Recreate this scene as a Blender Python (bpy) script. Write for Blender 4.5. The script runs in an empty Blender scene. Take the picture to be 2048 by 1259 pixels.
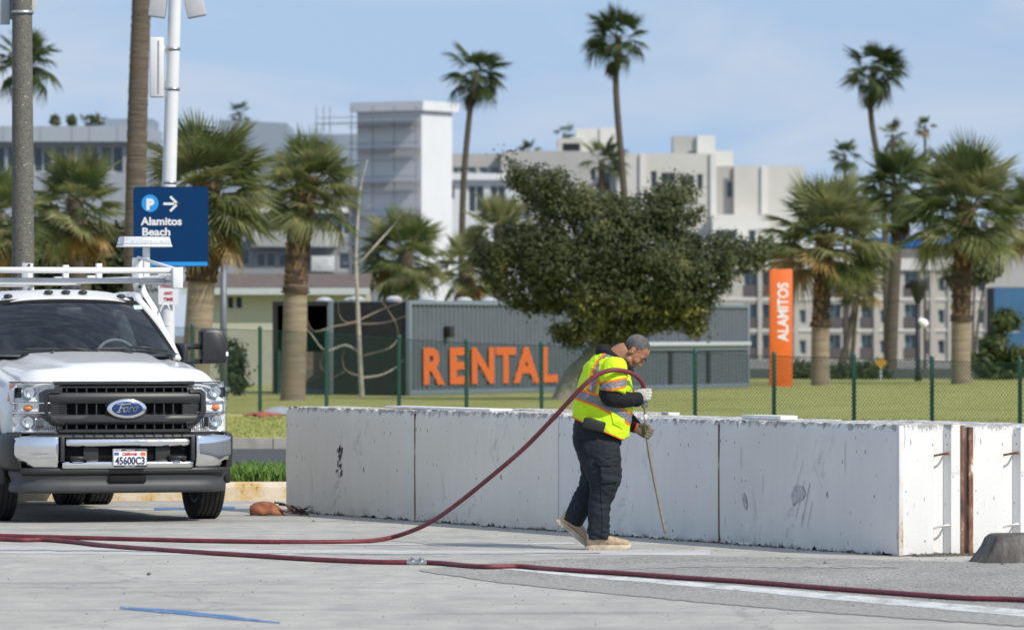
import bpy, bmesh, math, random
from math import sin, cos, pi, sqrt, radians, atan2
from mathutils import Vector, Matrix, noise, Euler
random.seed(7)
sc = bpy.context.scene
C = sc.collection

# ------------------------------------------------------------------ camera, sky, sun, exposure
F = 11378.0            # focal length in pixels of the 2048 px wide photograph (200 mm on 36 mm)
HZ = 665.0             # row of the horizon
EYE = 1.70
cd = bpy.data.cameras.new('camera'); cam = bpy.data.objects.new('camera', cd); C.objects.link(cam)
cam.location = (0, 0, EYE); cam.rotation_euler = (pi/2, 0, 0)
cd.sensor_width = 36.0; cd.lens = 200.0; cd.shift_y = 35.5/2048
cd.clip_start = 0.5; cd.clip_end = 6000
cd.dof.use_dof = True; cd.dof.focus_distance = 47.0; cd.dof.aperture_fstop = 5.4
sc.camera = cam

SUN_AZ = radians(132.0); SUN_EL = radians(41.0)      # azimuth from +Y (view direction) towards +X
w = bpy.data.worlds.new('World'); sc.world = w; w.use_nodes = True
nt = w.node_tree; nt.nodes.clear()
def wn(t, **k):
    n = nt.nodes.new(t)
    for a, b in k.items(): setattr(n, a, b)
    return n
out = wn('ShaderNodeOutputWorld'); bg = wn('ShaderNodeBackground'); bg.inputs[1].default_value = 0.13
sky = wn('ShaderNodeTexSky', sky_type='NISHITA'); sky.sun_disc = False
sky.sun_elevation = SUN_EL; sky.sun_rotation = SUN_AZ; sky.altitude = 0
sky.air_density = 1.0; sky.dust_density = 0.3; sky.ozone_density = 2.0
tc = wn('ShaderNodeTexCoord')
sep = wn('ShaderNodeSeparateXYZ'); nt.links.new(tc.outputs['Generated'], sep.inputs[0])
mm = wn('ShaderNodeMath', operation='MAXIMUM'); nt.links.new(sep.outputs[2], mm.inputs[0]); mm.inputs[1].default_value = 0.0
ma = wn('ShaderNodeMath', operation='MULTIPLY_ADD'); nt.links.new(mm.outputs[0], ma.inputs[0]); ma.inputs[1].default_value = 0.12; ma.inputs[2].default_value = 0.23
cmb = wn('ShaderNodeCombineXYZ')
nt.links.new(sep.outputs[0], cmb.inputs[0]); nt.links.new(sep.outputs[1], cmb.inputs[1]); nt.links.new(ma.outputs[0], cmb.inputs[2])
nrm = wn('ShaderNodeVectorMath', operation='NORMALIZE'); nt.links.new(cmb.outputs[0], nrm.inputs[0])
nt.links.new(nrm.outputs[0], sky.inputs[0])
mp = wn('ShaderNodeMapping'); mp.inputs['Scale'].default_value = (13.0, 13.0, 46.0); mp.inputs['Rotation'].default_value = (0, 0.10, 0.0); mp.inputs['Location'].default_value = (2.3, 0.4, 0.7)
nt.links.new(tc.outputs['Generated'], mp.inputs[0])
n1 = wn('ShaderNodeTexNoise'); n1.inputs['Scale'].default_value = 1.3; n1.inputs['Detail'].default_value = 7; n1.inputs['Roughness'].default_value = 0.5; n1.inputs['Distortion'].default_value = 0.5
nt.links.new(mp.outputs[0], n1.inputs['Vector'])
rp = wn('ShaderNodeValToRGB'); rp.color_ramp.elements[0].position = 0.43; rp.color_ramp.elements[1].position = 0.70
rp.color_ramp.elements[0].color = (0.28, 0.28, 0.28, 1); rp.color_ramp.elements[1].color = (0.85, 0.85, 0.85, 1)
nt.links.new(n1.outputs['Fac'], rp.inputs[0])
mix = wn('ShaderNodeMixRGB'); nt.links.new(rp.outputs[0], mix.inputs[0]); nt.links.new(sky.outputs[0], mix.inputs[1])
mix.inputs[2].default_value = (4.3, 4.65, 5.2, 1)
nt.links.new(mix.outputs[0], bg.inputs[0]); nt.links.new(bg.outputs[0], out.inputs[0])

sl = bpy.data.lights.new('sun', 'SUN'); sl.energy = 3.3; sl.angle = radians(0.55); sl.color = (1.0, 0.925, 0.80)
so = bpy.data.objects.new('sun', sl); C.objects.link(so)
sd = Vector((sin(SUN_AZ)*cos(SUN_EL), cos(SUN_AZ)*cos(SUN_EL), sin(SUN_EL)))
so.rotation_euler = sd.to_track_quat('Z', 'Y').to_euler(); so.location = (20, -20, 40)
vs = sc.view_settings; vs.view_transform = 'Standard'; vs.look = 'None'; vs.exposure = 0.20; vs.gamma = 1.0; vs.use_curve_mapping = False
sc.cycles.use_denoising = True
sc.cycles.max_bounces = 8; sc.cycles.transparent_max_bounces = 16
sc.cycles.caustics_reflective = False; sc.cycles.caustics_refractive = False

# ------------------------------------------------------------------ survey helpers: a pixel of the photo and a distance give a place
def P(px, py, Y): return Vector(((px-1024)/F*Y, Y, EYE-(py-HZ)/F*Y))
def G(px, py, z=0.0):
    Y = (EYE-z)*F/(py-HZ); return Vector(((px-1024)/F*Y, Y, z))
def sst(a, b, x):
    t = max(0., min(1., (x-a)/(b-a))); return t*t*(3-2*t)
def lerp(a, b, t): return a+(b-a)*t

# ------------------------------------------------------------------ materials
MATS = {}
def _nodes(name):
    m = bpy.data.materials.new(name); m.use_nodes = True
    t = m.node_tree; b = t.nodes['Principled BSDF']
    return m, t, b
def N(t, typ, **k):
    n = t.nodes.new(typ)
    for a, v in k.items():
        if a.startswith('i_'): n.inputs[a[2:].replace('_', ' ')].default_value = v
        else: setattr(n, a, v)
    return n
def noise_n(t, scale, detail=4, rough=.55, coord='Object', stretch=(1,1,1), dist=0.0):
    tc = N(t, 'ShaderNodeTexCoord'); mp = N(t, 'ShaderNodeMapping'); mp.inputs['Scale'].default_value = stretch
    t.links.new(tc.outputs[coord], mp.inputs[0])
    n = N(t, 'ShaderNodeTexNoise', i_Scale=scale, i_Detail=detail, i_Roughness=rough, i_Distortion=dist)
    t.links.new(mp.outputs[0], n.inputs['Vector']); return n
def ramp(t, src, stops, interp='LINEAR'):
    r = N(t, 'ShaderNodeValToRGB'); e = r.color_ramp.elements; r.color_ramp.interpolation = interp
    while len(e) > 1: e.remove(e[-1])
    for i, (p, c) in enumerate(stops):
        if not hasattr(c, '__len__'): c = (c, c, c)
        x = e[0] if i == 0 else e.new(p)
        x.position = p; x.color = (c[0], c[1], c[2], 1)
    t.links.new(src, r.inputs[0]); return r
def mixc(t, fac, a, b, mode='MIX'):
    m = N(t, 'ShaderNodeMixRGB', blend_type=mode)
    if hasattr(fac, 'node'): t.links.new(fac, m.inputs[0])
    else: m.inputs[0].default_value = fac
    for i, c in ((1, a), (2, b)):
        if hasattr(c, 'node'): t.links.new(c, m.inputs[i])
        else: m.inputs[i].default_value = (c[0], c[1], c[2], 1)
    return m.outputs[0]
def bump(t, b, src, strength, dist=0.01):
    n = N(t, 'ShaderNodeBump'); n.inputs['Strength'].default_value = strength; n.inputs['Distance'].default_value = dist
    t.links.new(src, n.inputs['Height']); t.links.new(n.outputs[0], b.inputs['Normal'])
def M(name, col, rough=.6, metal=0., var=.12, scale=6., bmp=0., bscale=40., bdist=.005, spec=.5, coat=0., stretch=(1,1,1), emit=None, trans=0.):
    if name in MATS: return MATS[name]
    m, t, b = _nodes(name)
    n = noise_n(t, scale, 5, .6, 'Object', stretch)
    r = ramp(t, n.outputs['Fac'], [(.3, tuple(c*(1-var) for c in col)), (.7, tuple(min(1, c*(1+var)) for c in col))])
    t.links.new(r.outputs[0], b.inputs['Base Color'])
    b.inputs['Roughness'].default_value = rough; b.inputs['Metallic'].default_value = metal
    b.inputs['Specular IOR Level'].default_value = spec; b.inputs['Coat Weight'].default_value = coat
    if bmp:
        n2 = noise_n(t, bscale, 4, .6, 'Object', stretch); bump(t, b, n2.outputs['Fac'], bmp, bdist)
    if emit:
        b.inputs['Emission Color'].default_value = (*emit, 1); b.inputs['Emission Strength'].default_value = 1
    MATS[name] = m; return m

# ------------------------------------------------------------------ mesh helpers
def empty(name, loc=(0,0,0), rz=0.0, parent=None):
    o = bpy.data.objects.new(name, None); o.empty_display_size = .2; C.objects.link(o)
    o.location = loc; o.rotation_euler = (0, 0, rz)
    if parent: o.parent = parent
    return o
def tag(o, label=None, cat=None, group=None, kind=None):
    if label: o['label'] = label
    if cat: o['category'] = cat
    if group: o['group'] = group
    if kind: o['kind'] = kind
    return o
class MB:
    def __init__(s): s.v = []; s.f = []
    def add(s, vs, fs):
        k = len(s.v); s.v += [tuple(p) for p in vs]; s.f += [tuple(i+k for i in f) for f in fs]; return s
    def box(s, x0, x1, y0, y1, z0, z1):
        return s.add([(x0,y0,z0),(x1,y0,z0),(x1,y1,z0),(x0,y1,z0),(x0,y0,z1),(x1,y0,z1),(x1,y1,z1),(x0,y1,z1)],
                     [(0,3,2,1),(4,5,6,7),(0,1,5,4),(1,2,6,5),(2,3,7,6),(3,0,4,7)])
    def boxc(s, c, sx, sy, sz, R=None):
        vs = [Vector((a*sx/2, b*sy/2, d*sz/2)) for d in (-1,1) for a, b in ((-1,-1),(1,-1),(1,1),(-1,1))]
        if R is not None: vs = [R @ v for v in vs]
        vs = [v+Vector(c) for v in vs]
        return s.add(vs, [(0,3,2,1),(4,5,6,7),(0,1,5,4),(1,2,6,5),(2,3,7,6),(3,0,4,7)])
    def tube(s, pts, rad, n=8, cap=True, ell=None, up=None):
        """rad: number or list; ell: list of (ra, rb) half axes for an elliptical section (a across, b along 'up')"""
        pts = [Vector(p) for p in pts]; m = len(pts)
        if not hasattr(rad, '__len__'): rad = [rad]*m
        rings = []; prev = None
        for i, p in enumerate(pts):
            d = (pts[min(i+1, m-1)]-pts[max(i-1, 0)])
            d = d.normalized() if d.length > 1e-9 else Vector((0,0,1))
            if up is not None: a = Vector(up).cross(d)
            elif prev is None: a = d.cross(Vector((0,0,1)) if abs(d.z) < .9 else Vector((0,1,0)))
            else: a = prev - d*prev.dot(d)
            if a.length < 1e-6: a = d.orthogonal()
            a.normalize(); b = d.cross(a).normalized(); prev = a
            ra, rb = (rad[i], rad[i]) if ell is None else ell[i]
            rings.append([p + a*ra*cos(2*pi*k/n) + b*rb*sin(2*pi*k/n) for k in range(n)])
        vs = [q for r in rings for q in r]; fs = []
        for i in range(m-1):
            for k in range(n):
                k2 = (k+1) % n; fs.append((i*n+k, i*n+k2, (i+1)*n+k2, (i+1)*n+k))
        if cap: fs += [tuple(range(n-1, -1, -1)), tuple((m-1)*n+k for k in range(n))]
        return s.add(vs, fs)
    def lathe(s, prof, n=24, axis='z', c=(0,0,0), close=False, cap=False):
        """prof: (r, h) pairs turned about the axis through c"""
        vs = []; c = Vector(c)
        for r, h in prof:
            for k in range(n):
                a = 2*pi*k/n; x, y = r*cos(a), r*sin(a)
                q = {'z': (x, y, h), 'x': (h, x, y), 'y': (x, h, y)}[axis]
                vs.append(c+Vector(q))
        m = len(prof); fs = []
        for i in range(m-1 if not close else m):
            j = (i+1) % m
            for k in range(n):
                k2 = (k+1) % n; fs.append((i*n+k, i*n+k2, j*n+k2, j*n+k))
        if cap: fs += [tuple(range(n-1, -1, -1)), tuple((m-1)*n+k for k in range(n))]
        return s.add(vs, fs)
    def prism(s, poly, d0, d1, fn):
        """poly: 2D points, fn(a, b, depth) -> 3D"""
        n = len(poly)
        vs = [fn(a, b, d0) for a, b in poly]+[fn(a, b, d1) for a, b in poly]
        fs = [tuple(range(n)), tuple(range(2*n-1, n-1, -1))]+[(i, (i+1) % n+0, (i+1) % n+n, i+n) for i in range(n)]
        return s.add(vs, fs)
    def grid(s, fn, nu, nv):
        vs = [fn(i/nu, j/nv) for j in range(nv+1) for i in range(nu+1)]
        fs = [(j*(nu+1)+i, j*(nu+1)+i+1, (j+1)*(nu+1)+i+1, (j+1)*(nu+1)+i) for j in range(nv) for i in range(nu)]
        return s.add(vs, fs)
    def sphere(s, c, r, nu=12, nv=8):
        if not hasattr(r, '__len__'): r = (r, r, r)
        vs = []; c = Vector(c)
        for j in range(nv+1):
            t = pi*j/nv
            for i in range(nu):
                a = 2*pi*i/nu; vs.append(c+Vector((r[0]*sin(t)*cos(a), r[1]*sin(t)*sin(a), r[2]*cos(t))))
        fs = [(j*nu+i, (j+1)*nu+i, (j+1)*nu+(i+1) % nu, j*nu+(i+1) % nu) for j in range(nv) for i in range(nu)]
        return s.add(vs, fs)
    def mesh(s, name, smooth=False, fix=True):
        me = bpy.data.meshes.new(name); me.from_pydata(s.v, [], s.f); me.update()
        if fix and len(s.f) < 60000:
            bm = bmesh.new(); bm.from_mesh(me)
            bmesh.ops.remove_doubles(bm, verts=bm.verts, dist=1e-6)
            bmesh.ops.recalc_face_normals(bm, faces=bm.faces); bm.to_mesh(me); bm.free()
        if smooth: me.polygons.foreach_set('use_smooth', [True]*len(me.polygons))
        return me
    def build(s, name, mat, parent=None, smooth=False, bevel=0., fix=True, solid=0., segs=2, auto=None):
        o = bpy.data.objects.new(name, s.mesh(name, smooth, fix)); C.objects.link(o)
        if mat: o.data.materials.append(mat)
        if parent: o.parent = parent
        if solid:
            q = o.modifiers.new('solid', 'SOLIDIFY'); q.thickness = solid; q.offset = -1
        if bevel:
            q = o.modifiers.new('bevel', 'BEVEL'); q.width = bevel; q.segments = segs; q.limit_method = 'ANGLE'; q.angle_limit = radians(35)
            o.data.polygons.foreach_set('use_smooth', [True]*len(o.data.polygons))
            q.harden_normals = False
            for e in o.data.edges: pass
        if auto:
            o.data.polygons.foreach_set('use_smooth', [True]*len(o.data.polygons)); o.data.set_sharp_from_angle(angle=radians(auto))
        return o
def link_copy(o, parent=None):
    c = o.copy(); C.objects.link(c); c.parent = parent; return c
def catmull(pts, k=8):
    pts = [Vector(p) for p in pts]; out = []
    for i in range(len(pts)-1):
        p0 = pts[max(i-1, 0)]; p1 = pts[i]; p2 = pts[i+1]; p3 = pts[min(i+2, len(pts)-1)]
        for j in range(k):
            t = j/k
            out.append(.5*((2*p1)+(p2-p0)*t+(2*p0-5*p1+4*p2-p3)*t*t+(3*p1-p0-3*p2+p3)*t*t*t))
    return out+[pts[-1]]
def text_mesh(body, size, extrude=.002, offset=0., shear=0., align='LEFT', spacing=1.0):
    cu = bpy.data.curves.new('lettering', 'FONT'); cu.body = body; cu.size = size; cu.extrude = extrude; cu.offset = offset; cu.shear = shear
    cu.align_x = align; cu.space_character = spacing; cu.resolution_u = 4
    o = bpy.data.objects.new('lettering', cu); C.objects.link(o)
    dg = bpy.context.evaluated_depsgraph_get(); me = bpy.data.meshes.new_from_object(o.evaluated_get(dg))
    bpy.data.objects.remove(o); bpy.data.curves.remove(cu); return me
def text_obj(name, body, size, mat, parent, M4, extrude=.002, offset=0., shear=0., align='LEFT', spacing=1.0, fitw=None):
    """lettering lies in its own XY plane; M4 puts it in the parent's space (text x -> column 0, text up -> column 1)"""
    me = text_mesh(body, size, extrude, offset, shear, align, spacing)
    if fitw:
        xs = [v.co.x for v in me.vertices]; k = fitw/(max(xs)-min(xs))
        for v in me.vertices: v.co.x *= k
    me.transform(M4); me.materials.append(mat)
    o = bpy.data.objects.new(name, me); C.objects.link(o); o.parent = parent; return o
def frame4(o, x, y):
    x = Vector(x).normalized(); y = Vector(y).normalized(); z = x.cross(y)
    return Matrix(((x.x,y.x,z.x,o[0]),(x.y,y.y,z.y,o[1]),(x.z,y.z,z.z,o[2]),(0,0,0,1)))
FRONT = lambda o: frame4(o, (1,0,0), (0,0,1))     # lettering that faces -Y

# ------------------------------------------------------------------ surface materials of the setting
def mat_lot():
    m, t, b = _nodes('lot_concrete')
    big = noise_n(t, .35, 5, .6, 'Object', (1,.35,1)); fine = noise_n(t, 45, 5, .7); mid = noise_n(t, 3.5, 6, .65, 'Object', (1,.45,1), .4)
    c1 = ramp(t, big.outputs['Fac'], [(.3, (.40,.39,.36)), (.7, (.52,.507,.47))])
    c2 = ramp(t, mid.outputs['Fac'], [(.33, (.80,.80,.82)), (.62, (1.04,1.03,1.0))])
    c3 = ramp(t, fine.outputs['Fac'], [(.3, .88), (.7, 1.08)])
    x = mixc(t, 1, c1.outputs[0], c2.outputs[0], 'MULTIPLY'); x = mixc(t, 1, x, c3.outputs[0], 'MULTIPLY')
    st = noise_n(t, 1.1, 4, .6, 'Object', (.16,1.3,1), 1.2)          # dark dragged tyre streaks
    s2 = ramp(t, st.outputs['Fac'], [(.55, 0.), (.70, .5)])
    x = mixc(t, s2.outputs[0], x, (.16,.16,.165))
    sp = noise_n(t, 130, 2, .5); s3 = ramp(t, sp.outputs['Fac'], [(.70, 0.), (.76, .7)])
    x = mixc(t, s3.outputs[0], x, (.13,.12,.11))
    ob = noise_n(t, .8, 4, .55, 'Object', (1,.6,1), .5); x = mixc(t, ramp(t, ob.outputs['Fac'], [(.58, 0.), (.70, .35)]).outputs[0], x, (.24,.235,.225))
    cr = N(t, 'ShaderNodeTexVoronoi', i_Scale=.22, feature='DISTANCE_TO_EDGE'); tcx = N(t, 'ShaderNodeTexCoord'); wob = noise_n(t, 1.7, 4, .6)
    vm = N(t, 'ShaderNodeVectorMath', operation='MULTIPLY_ADD'); t.links.new(wob.outputs['Color'], vm.inputs[0]); vm.inputs[1].default_value = (.7,.7,0); t.links.new(tcx.outputs['Object'], vm.inputs[2]); t.links.new(vm.outputs[0], cr.inputs['Vector'])
    x = mixc(t, ramp(t, cr.outputs['Distance'], [(.0015, .55), (.004, 0.)]).outputs[0], x, (.14,.135,.13))
    t.links.new(x, b.inputs['Base Color']); b.inputs['Roughness'].default_value = .85
    bump(t, b, fine.outputs['Fac'], .35, .006); return m
def mat_patch():
    m, t, b = _nodes('exposed_aggregate')
    v = N(t, 'ShaderNodeTexVoronoi', i_Scale=55.); tc = N(t, 'ShaderNodeTexCoord'); t.links.new(tc.outputs['Object'], v.inputs['Vector'])
    c = ramp(t, v.outputs['Color'], [(.1, (.26,.252,.23)), (.5, (.40,.388,.36)), (.9, (.56,.545,.51))])
    e = ramp(t, v.outputs['Distance'], [(.35, 1.), (.8, .55)])
    n = noise_n(t, 1.3, 5, .65, 'Object', (1,.4,1)); r = ramp(t, n.outputs['Fac'], [(.3, .74), (.65, 1.05)])
    x = mixc(t, 1, c.outputs[0], e.outputs[0], 'MULTIPLY'); x = mixc(t, 1, x, r.outputs[0], 'MULTIPLY')
    t.links.new(x, b.inputs['Base Color']); b.inputs['Roughness'].default_value = .9
    bump(t, b, v.outputs['Distance'], .6, .01); return m
def mat_worn(name, col, under, wear=.5, scale=9., stretch=(1,1,1)):
    m, t, b = _nodes(name)
    n = noise_n(t, scale, 6, .7, 'Object', stretch); f = ramp(t, n.outputs['Fac'], [(wear-.08, 0.), (wear+.08, 1.)])
    n2 = noise_n(t, 60, 3, .6); v = ramp(t, n2.outputs['Fac'], [(.3, .85), (.7, 1.1)])
    x = mixc(t, f.outputs[0], col, under); x = mixc(t, 1, x, v.outputs[0], 'MULTIPLY')
    t.links.new(x, b.inputs['Base Color']); b.inputs['Roughness'].default_value = .75; return m
def mat_lawn():
    m, t, b = _nodes('lawn_turf')
    n = noise_n(t, .35, 6, .7); n2 = noise_n(t, 9, 5, .7, 'Object', (1,.35,1)); n3 = noise_n(t, 55, 3, .7, 'Object', (1,.2,1))
    c = ramp(t, n.outputs['Fac'], [(.28, (.23,.28,.07)), (.48, (.36,.365,.11)), (.62, (.45,.42,.16)), (.8, (.53,.47,.22))])
    d = ramp(t, n2.outputs['Fac'], [(.3, .78), (.7, 1.18)]); e = ramp(t, n3.outputs['Fac'], [(.3, .84), (.7, 1.14)])
    x = mixc(t, 1, c.outputs[0], d.outputs[0], 'MULTIPLY'); x = mixc(t, 1, x, e.outputs[0], 'MULTIPLY')
    t.links.new(x, b.inputs['Base Color']); b.inputs['Roughness'].default_value = .9; b.inputs['Specular IOR Level'].default_value = .2
    bump(t, b, n3.outputs['Fac'], .35, .03); return m
def mat_barrier(name, base, tone2):
    """old white masonry paint over concrete: pits, scratches, drips, grime at the foot, flaked top edge"""
    m, t, b = _nodes(name)
    n = noise_n(t, 1.1, 6, .65, 'Object', (1,1,.6)); st = noise_n(t, 7, 5, .7, 'Object', (1,1,.05)); fine = noise_n(t, 60, 4, .6)
    x = ramp(t, n.outputs['Fac'], [(.3, base), (.7, tone2)]).outputs[0]
    x = mixc(t, 1, x, ramp(t, st.outputs['Fac'], [(.30, .965), (.5, 1.01)]).outputs[0], 'MULTIPLY')
    pit = noise_n(t, 21, 2, .5, 'Object', (1,1,.5)); x = mixc(t, ramp(t, pit.outputs['Fac'], [(.69, 0.), (.72, .9)]).outputs[0], x, (.10,.095,.09))
    drip = noise_n(t, 16, 3, .6, 'Object', (1,1,.10)); x = mixc(t, ramp(t, drip.outputs['Fac'], [(.70, 0.), (.75, .6)]).outputs[0], x, (.22,.21,.20))
    scr = noise_n(t, 2.6, 7, .72, 'Object', (1,1,.7), .8); x = mixc(t, ramp(t, scr.outputs['Fac'], [(.60, 0.), (.67, .42)]).outputs[0], x, (.36,.36,.365))
    wh = noise_n(t, 3.4, 5, .7, 'Object', (1,1,.6)); x = mixc(t, ramp(t, wh.outputs['Fac'], [(.64, 0.), (.69, .5)]).outputs[0], x, (.80,.80,.81))
    g = N(t, 'ShaderNodeTexCoord'); sp = N(t, 'ShaderNodeSeparateXYZ'); t.links.new(g.outputs['Object'], sp.inputs[0])
    jag = noise_n(t, 7, 6, .75, 'Object', (1,1,.45))
    def edge(z0, z1, amp, lo=.44):        # stains that creep from an edge, with a ragged outline
        a = N(t, 'ShaderNodeMapRange'); a.inputs['From Min'].default_value = z0; a.inputs['From Max'].default_value = z1
        t.links.new(sp.outputs[2], a.inputs['Value'])
        q = N(t, 'ShaderNodeMath', operation='MULTIPLY'); t.links.new(a.outputs[0], q.inputs[0]); t.links.new(jag.outputs['Fac'], q.inputs[1])
        return ramp(t, q.outputs[0], [(lo, 0.), (lo+.06, amp)]).outputs[0]
    x = mixc(t, edge(.16, .0, .7, .46), x, (.19,.18,.17))
    x = mixc(t, edge(.78, .99, .8, .43), x, (.27,.262,.255))
    t.links.new(x, b.inputs['Base Color']); b.inputs['Roughness'].default_value = .7; bump(t, b, fine.outputs['Fac'], .25, .006); return m
def mat_rust():
    m, t, b = _nodes('rusty_steel')
    n = noise_n(t, 9, 6, .7, 'Object', (1,1,.4)); c = ramp(t, n.outputs['Fac'], [(.34, (.07,.04,.03)), (.50, (.19,.085,.05)), (.60, (.34,.19,.12)), (.66, (.68,.65,.62))])
    t.links.new(c.outputs[0], b.inputs['Base Color']); b.inputs['Roughness'].default_value = .85; bump(t, b, n.outputs['Fac'], .5, .006); return m
def mat_kerb():
    m, t, b = _nodes('kerb_faded_yellow')
    n = noise_n(t, 4.5, 6, .7); c = ramp(t, n.outputs['Fac'], [(.32, (.20,.17,.12)), (.40, (.60,.40,.16)), (.5, (.62,.52,.38)), (.66, (.70,.62,.50))])
    t.links.new(c.outputs[0], b.inputs['Base Color']); b.inputs['Roughness'].default_value = .8; bump(t, b, n.outputs['Fac'], .4, .01); return m
def mat_glass(name, tint, gloss=1.0, rough=.03, base=0.):
    m, t, b = _nodes(name); t.nodes.remove(b); o = t.nodes['Material Output']
    tr = N(t, 'ShaderNodeBsdfTransparent'); tr.inputs[0].default_value = (*tint, 1)
    gl = N(t, 'ShaderNodeBsdfGlossy'); gl.inputs[0].default_value = (gloss, gloss, gloss, 1); gl.inputs['Roughness'].default_value = rough
    lw = N(t, 'ShaderNodeLayerWeight'); lw.inputs[0].default_value = .5
    pw = N(t, 'ShaderNodeMath', operation='POWER'); t.links.new(lw.outputs['Facing'], pw.inputs[0]); pw.inputs[1].default_value = 5
    ad_ = N(t, 'ShaderNodeMath', operation='MULTIPLY_ADD'); t.links.new(pw.outputs[0], ad_.inputs[0]); ad_.inputs[1].default_value = .9; ad_.inputs[2].default_value = .04+base
    mx = N(t, 'ShaderNodeMixShader'); t.links.new(ad_.outputs[0], mx.inputs[0]); t.links.new(tr.outputs[0], mx.inputs[1]); t.links.new(gl.outputs[0], mx.inputs[2])
    t.links.new(mx.outputs[0], o.inputs[0]); return m
def mat_leaf(name, c0, c1, c2=None, scale=2.2, transl=.25):
    m, t, b = _nodes(name)
    n = noise_n(t, scale, 3, .6); oi = N(t, 'ShaderNodeObjectInfo')
    st = [(.3, c0), (.6, c1)]+([(.78, c2)] if c2 else [])
    r = ramp(t, n.outputs['Fac'], st); v = ramp(t, oi.outputs['Random'], [(0, .78), (1, 1.22)])
    x = mixc(t, 1, r.outputs[0], v.outputs[0], 'MULTIPLY')
    t.links.new(x, b.inputs['Base Color']); b.inputs['Roughness'].default_value = .55; b.inputs['Specular IOR Level'].default_value = .35
    td = N(t, 'ShaderNodeBsdfTranslucent'); t.links.new(x, td.inputs[0])
    mx = N(t, 'ShaderNodeMixShader'); mx.inputs[0].default_value = transl
    o = t.nodes['Material Output']; t.links.new(b.outputs[0], mx.inputs[1]); t.links.new(td.outputs[0], mx.inputs[2]); t.links.new(mx.outputs[0], o.inputs[0])
    return m
# ================================================================== THE SETTING
m_lot = mat_lot(); m_patch = mat_patch(); m_lawn = mat_lawn(); m_rust = mat_rust(); m_kerb = mat_kerb()
m_asphalt = M('asphalt', (.06,.06,.064), .9, var=.25, scale=3, bmp=.4, bscale=60)
m_concrete = M('plain_concrete', (.42,.41,.39), .85, var=.2, scale=3, bmp=.4, bscale=25)

g = MB(); g.add([(-2500,-400,-.9),(2500,-400,-.9),(2500,5000,-.9),(-2500,5000,-.9)], [(0,1,2,3)])
tag(g.build('ground', M('far_ground', (.20,.19,.17), .95, var=.3, scale=.05)), kind='structure')
LOT1 = 57.6
g = MB(); g.add([(-90,-120,0),(90,-120,0),(90,LOT1+16,0),(-90,LOT1+16,0)], [(0,1,2,3)])
tag(g.build('parking_lot', m_lot), kind='structure')
# rough exposed patch of old paving right of the slab joint
def sheet_px(name, pts, z, mat, nsub=24, jit=0.):
    """flat sheet whose long edges follow two rows of ground points: pts = [(px, py_far, py_near), ...]"""
    a = []; b = []
    for i in range(len(pts)-1):
        for k in range(nsub):
            t = k/nsub; q = [lerp(pts[i][j], pts[i+1][j], t) for j in range(3)]
            a.append(q)
    a.append(pts[-1]); mb = MB(); vs = []
    for i, (px, p0, p1) in enumerate(a):
        j0 = noise.noise(Vector((px*.03, 1.7, 0)))*jit; j1 = noise.noise(Vector((px*.045, 9.1, 0)))*jit+noise.noise(Vector((px*.2, 4., 0)))*jit*.5
        u = G(px, p0+j0, z); v = G(px, p1+j1, z); vs += [u, v]
    mb.add(vs, [(2*i, 2*i+1, 2*i+3, 2*i+2) for i in range(len(a)-1)])
    return tag(mb.build(name, mat, fix=False), kind='structure')
sheet_px('aggregate_patch', [(840,1138,1139),(1000,1122,1158),(1150,1116,1172),(1400,1112,1195),(1600,1114,1212),(1800,1119,1226),(2100,1128,1246)], .0016, m_patch, 40, 1.6)
m_white_line = mat_worn('worn_white_paint', (.66,.67,.67), (.42,.42,.40), .53, 7, (1,.3,1))
m_white_thin = mat_worn('thin_white_paint', (.62,.62,.62), (.42,.415,.40), .50, 3.2, (.35,2.,1))
m_blue_line = mat_worn('worn_blue_paint', (.06,.18,.40), (.42,.42,.40), .60, 11)
m_tar = mat_worn('dark_joint_filler', (.17,.17,.16), (.39,.385,.37), .46, 16, (.4,1,1))
m_moss = mat_worn('mossy_joint_dirt', (.21,.20,.155), (.38,.375,.35), .47, 22)
sheet_px('painted_line', [(1005,1134,1137),(1150,1146,1152),(1400,1164,1173),(1700,1189,1201),(2100,1222,1236)], .0032, m_white_line, 12, 1.)
sheet_px('joint_dirt', [(840,1137,1141),(1000,1151,1164),(1150,1165,1179),(1400,1187,1203),(1600,1204,1220),(1800,1218,1234),(2100,1238,1255)], .0042, m_moss, 40, 2.)
sheet_px('painted_line', [(0,1092,1105),(300,1096,1109),(700,1098,1109),(1000,1100,1110),(1420,1098,1109)], .0016, m_white_thin, 12, 2.)
sheet_px('painted_line', [(560,1085,1088),(800,1086,1089),(1000,1085,1088),(1150,1084,1087)], .0024, m_white_thin, 12, 1.)
sheet_px('painted_line', [(238,1212,1214),(400,1224,1230),(555,1240,1246)], .0016, m_white_thin, 12, .8)
sheet_px('painted_line', [(240,1211.5,1216),(330,1217,1224.5),(450,1229,1236),(560,1242.5,1245)], .0032, m_blue_line, 12, 1.)
sheet_px('painted_line', [(190,1015.5,1018.5),(300,1016,1019),(312,1016,1019)], .0016, m_white_line, 8, .3)
sheet_px('painted_line', [(308,1014.5,1019),(372,1014,1018.5),(470,1012,1016)], .0032, m_blue_line, 8, .3)
sheet_px('joint_filler', [(0,1098,1100),(200,1099,1101),(500,1104,1105.5),(830,1106,1108),(1200,1104,1106)], .0042, m_tar, 12, 1.5)
sheet_px('joint_filler', [(1180,1129,1139),(1300,1126,1136),(1400,1122,1132),(1600,1126,1134),(1800,1130,1134)], .0042, m_tar, 16, 2.5)

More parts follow.
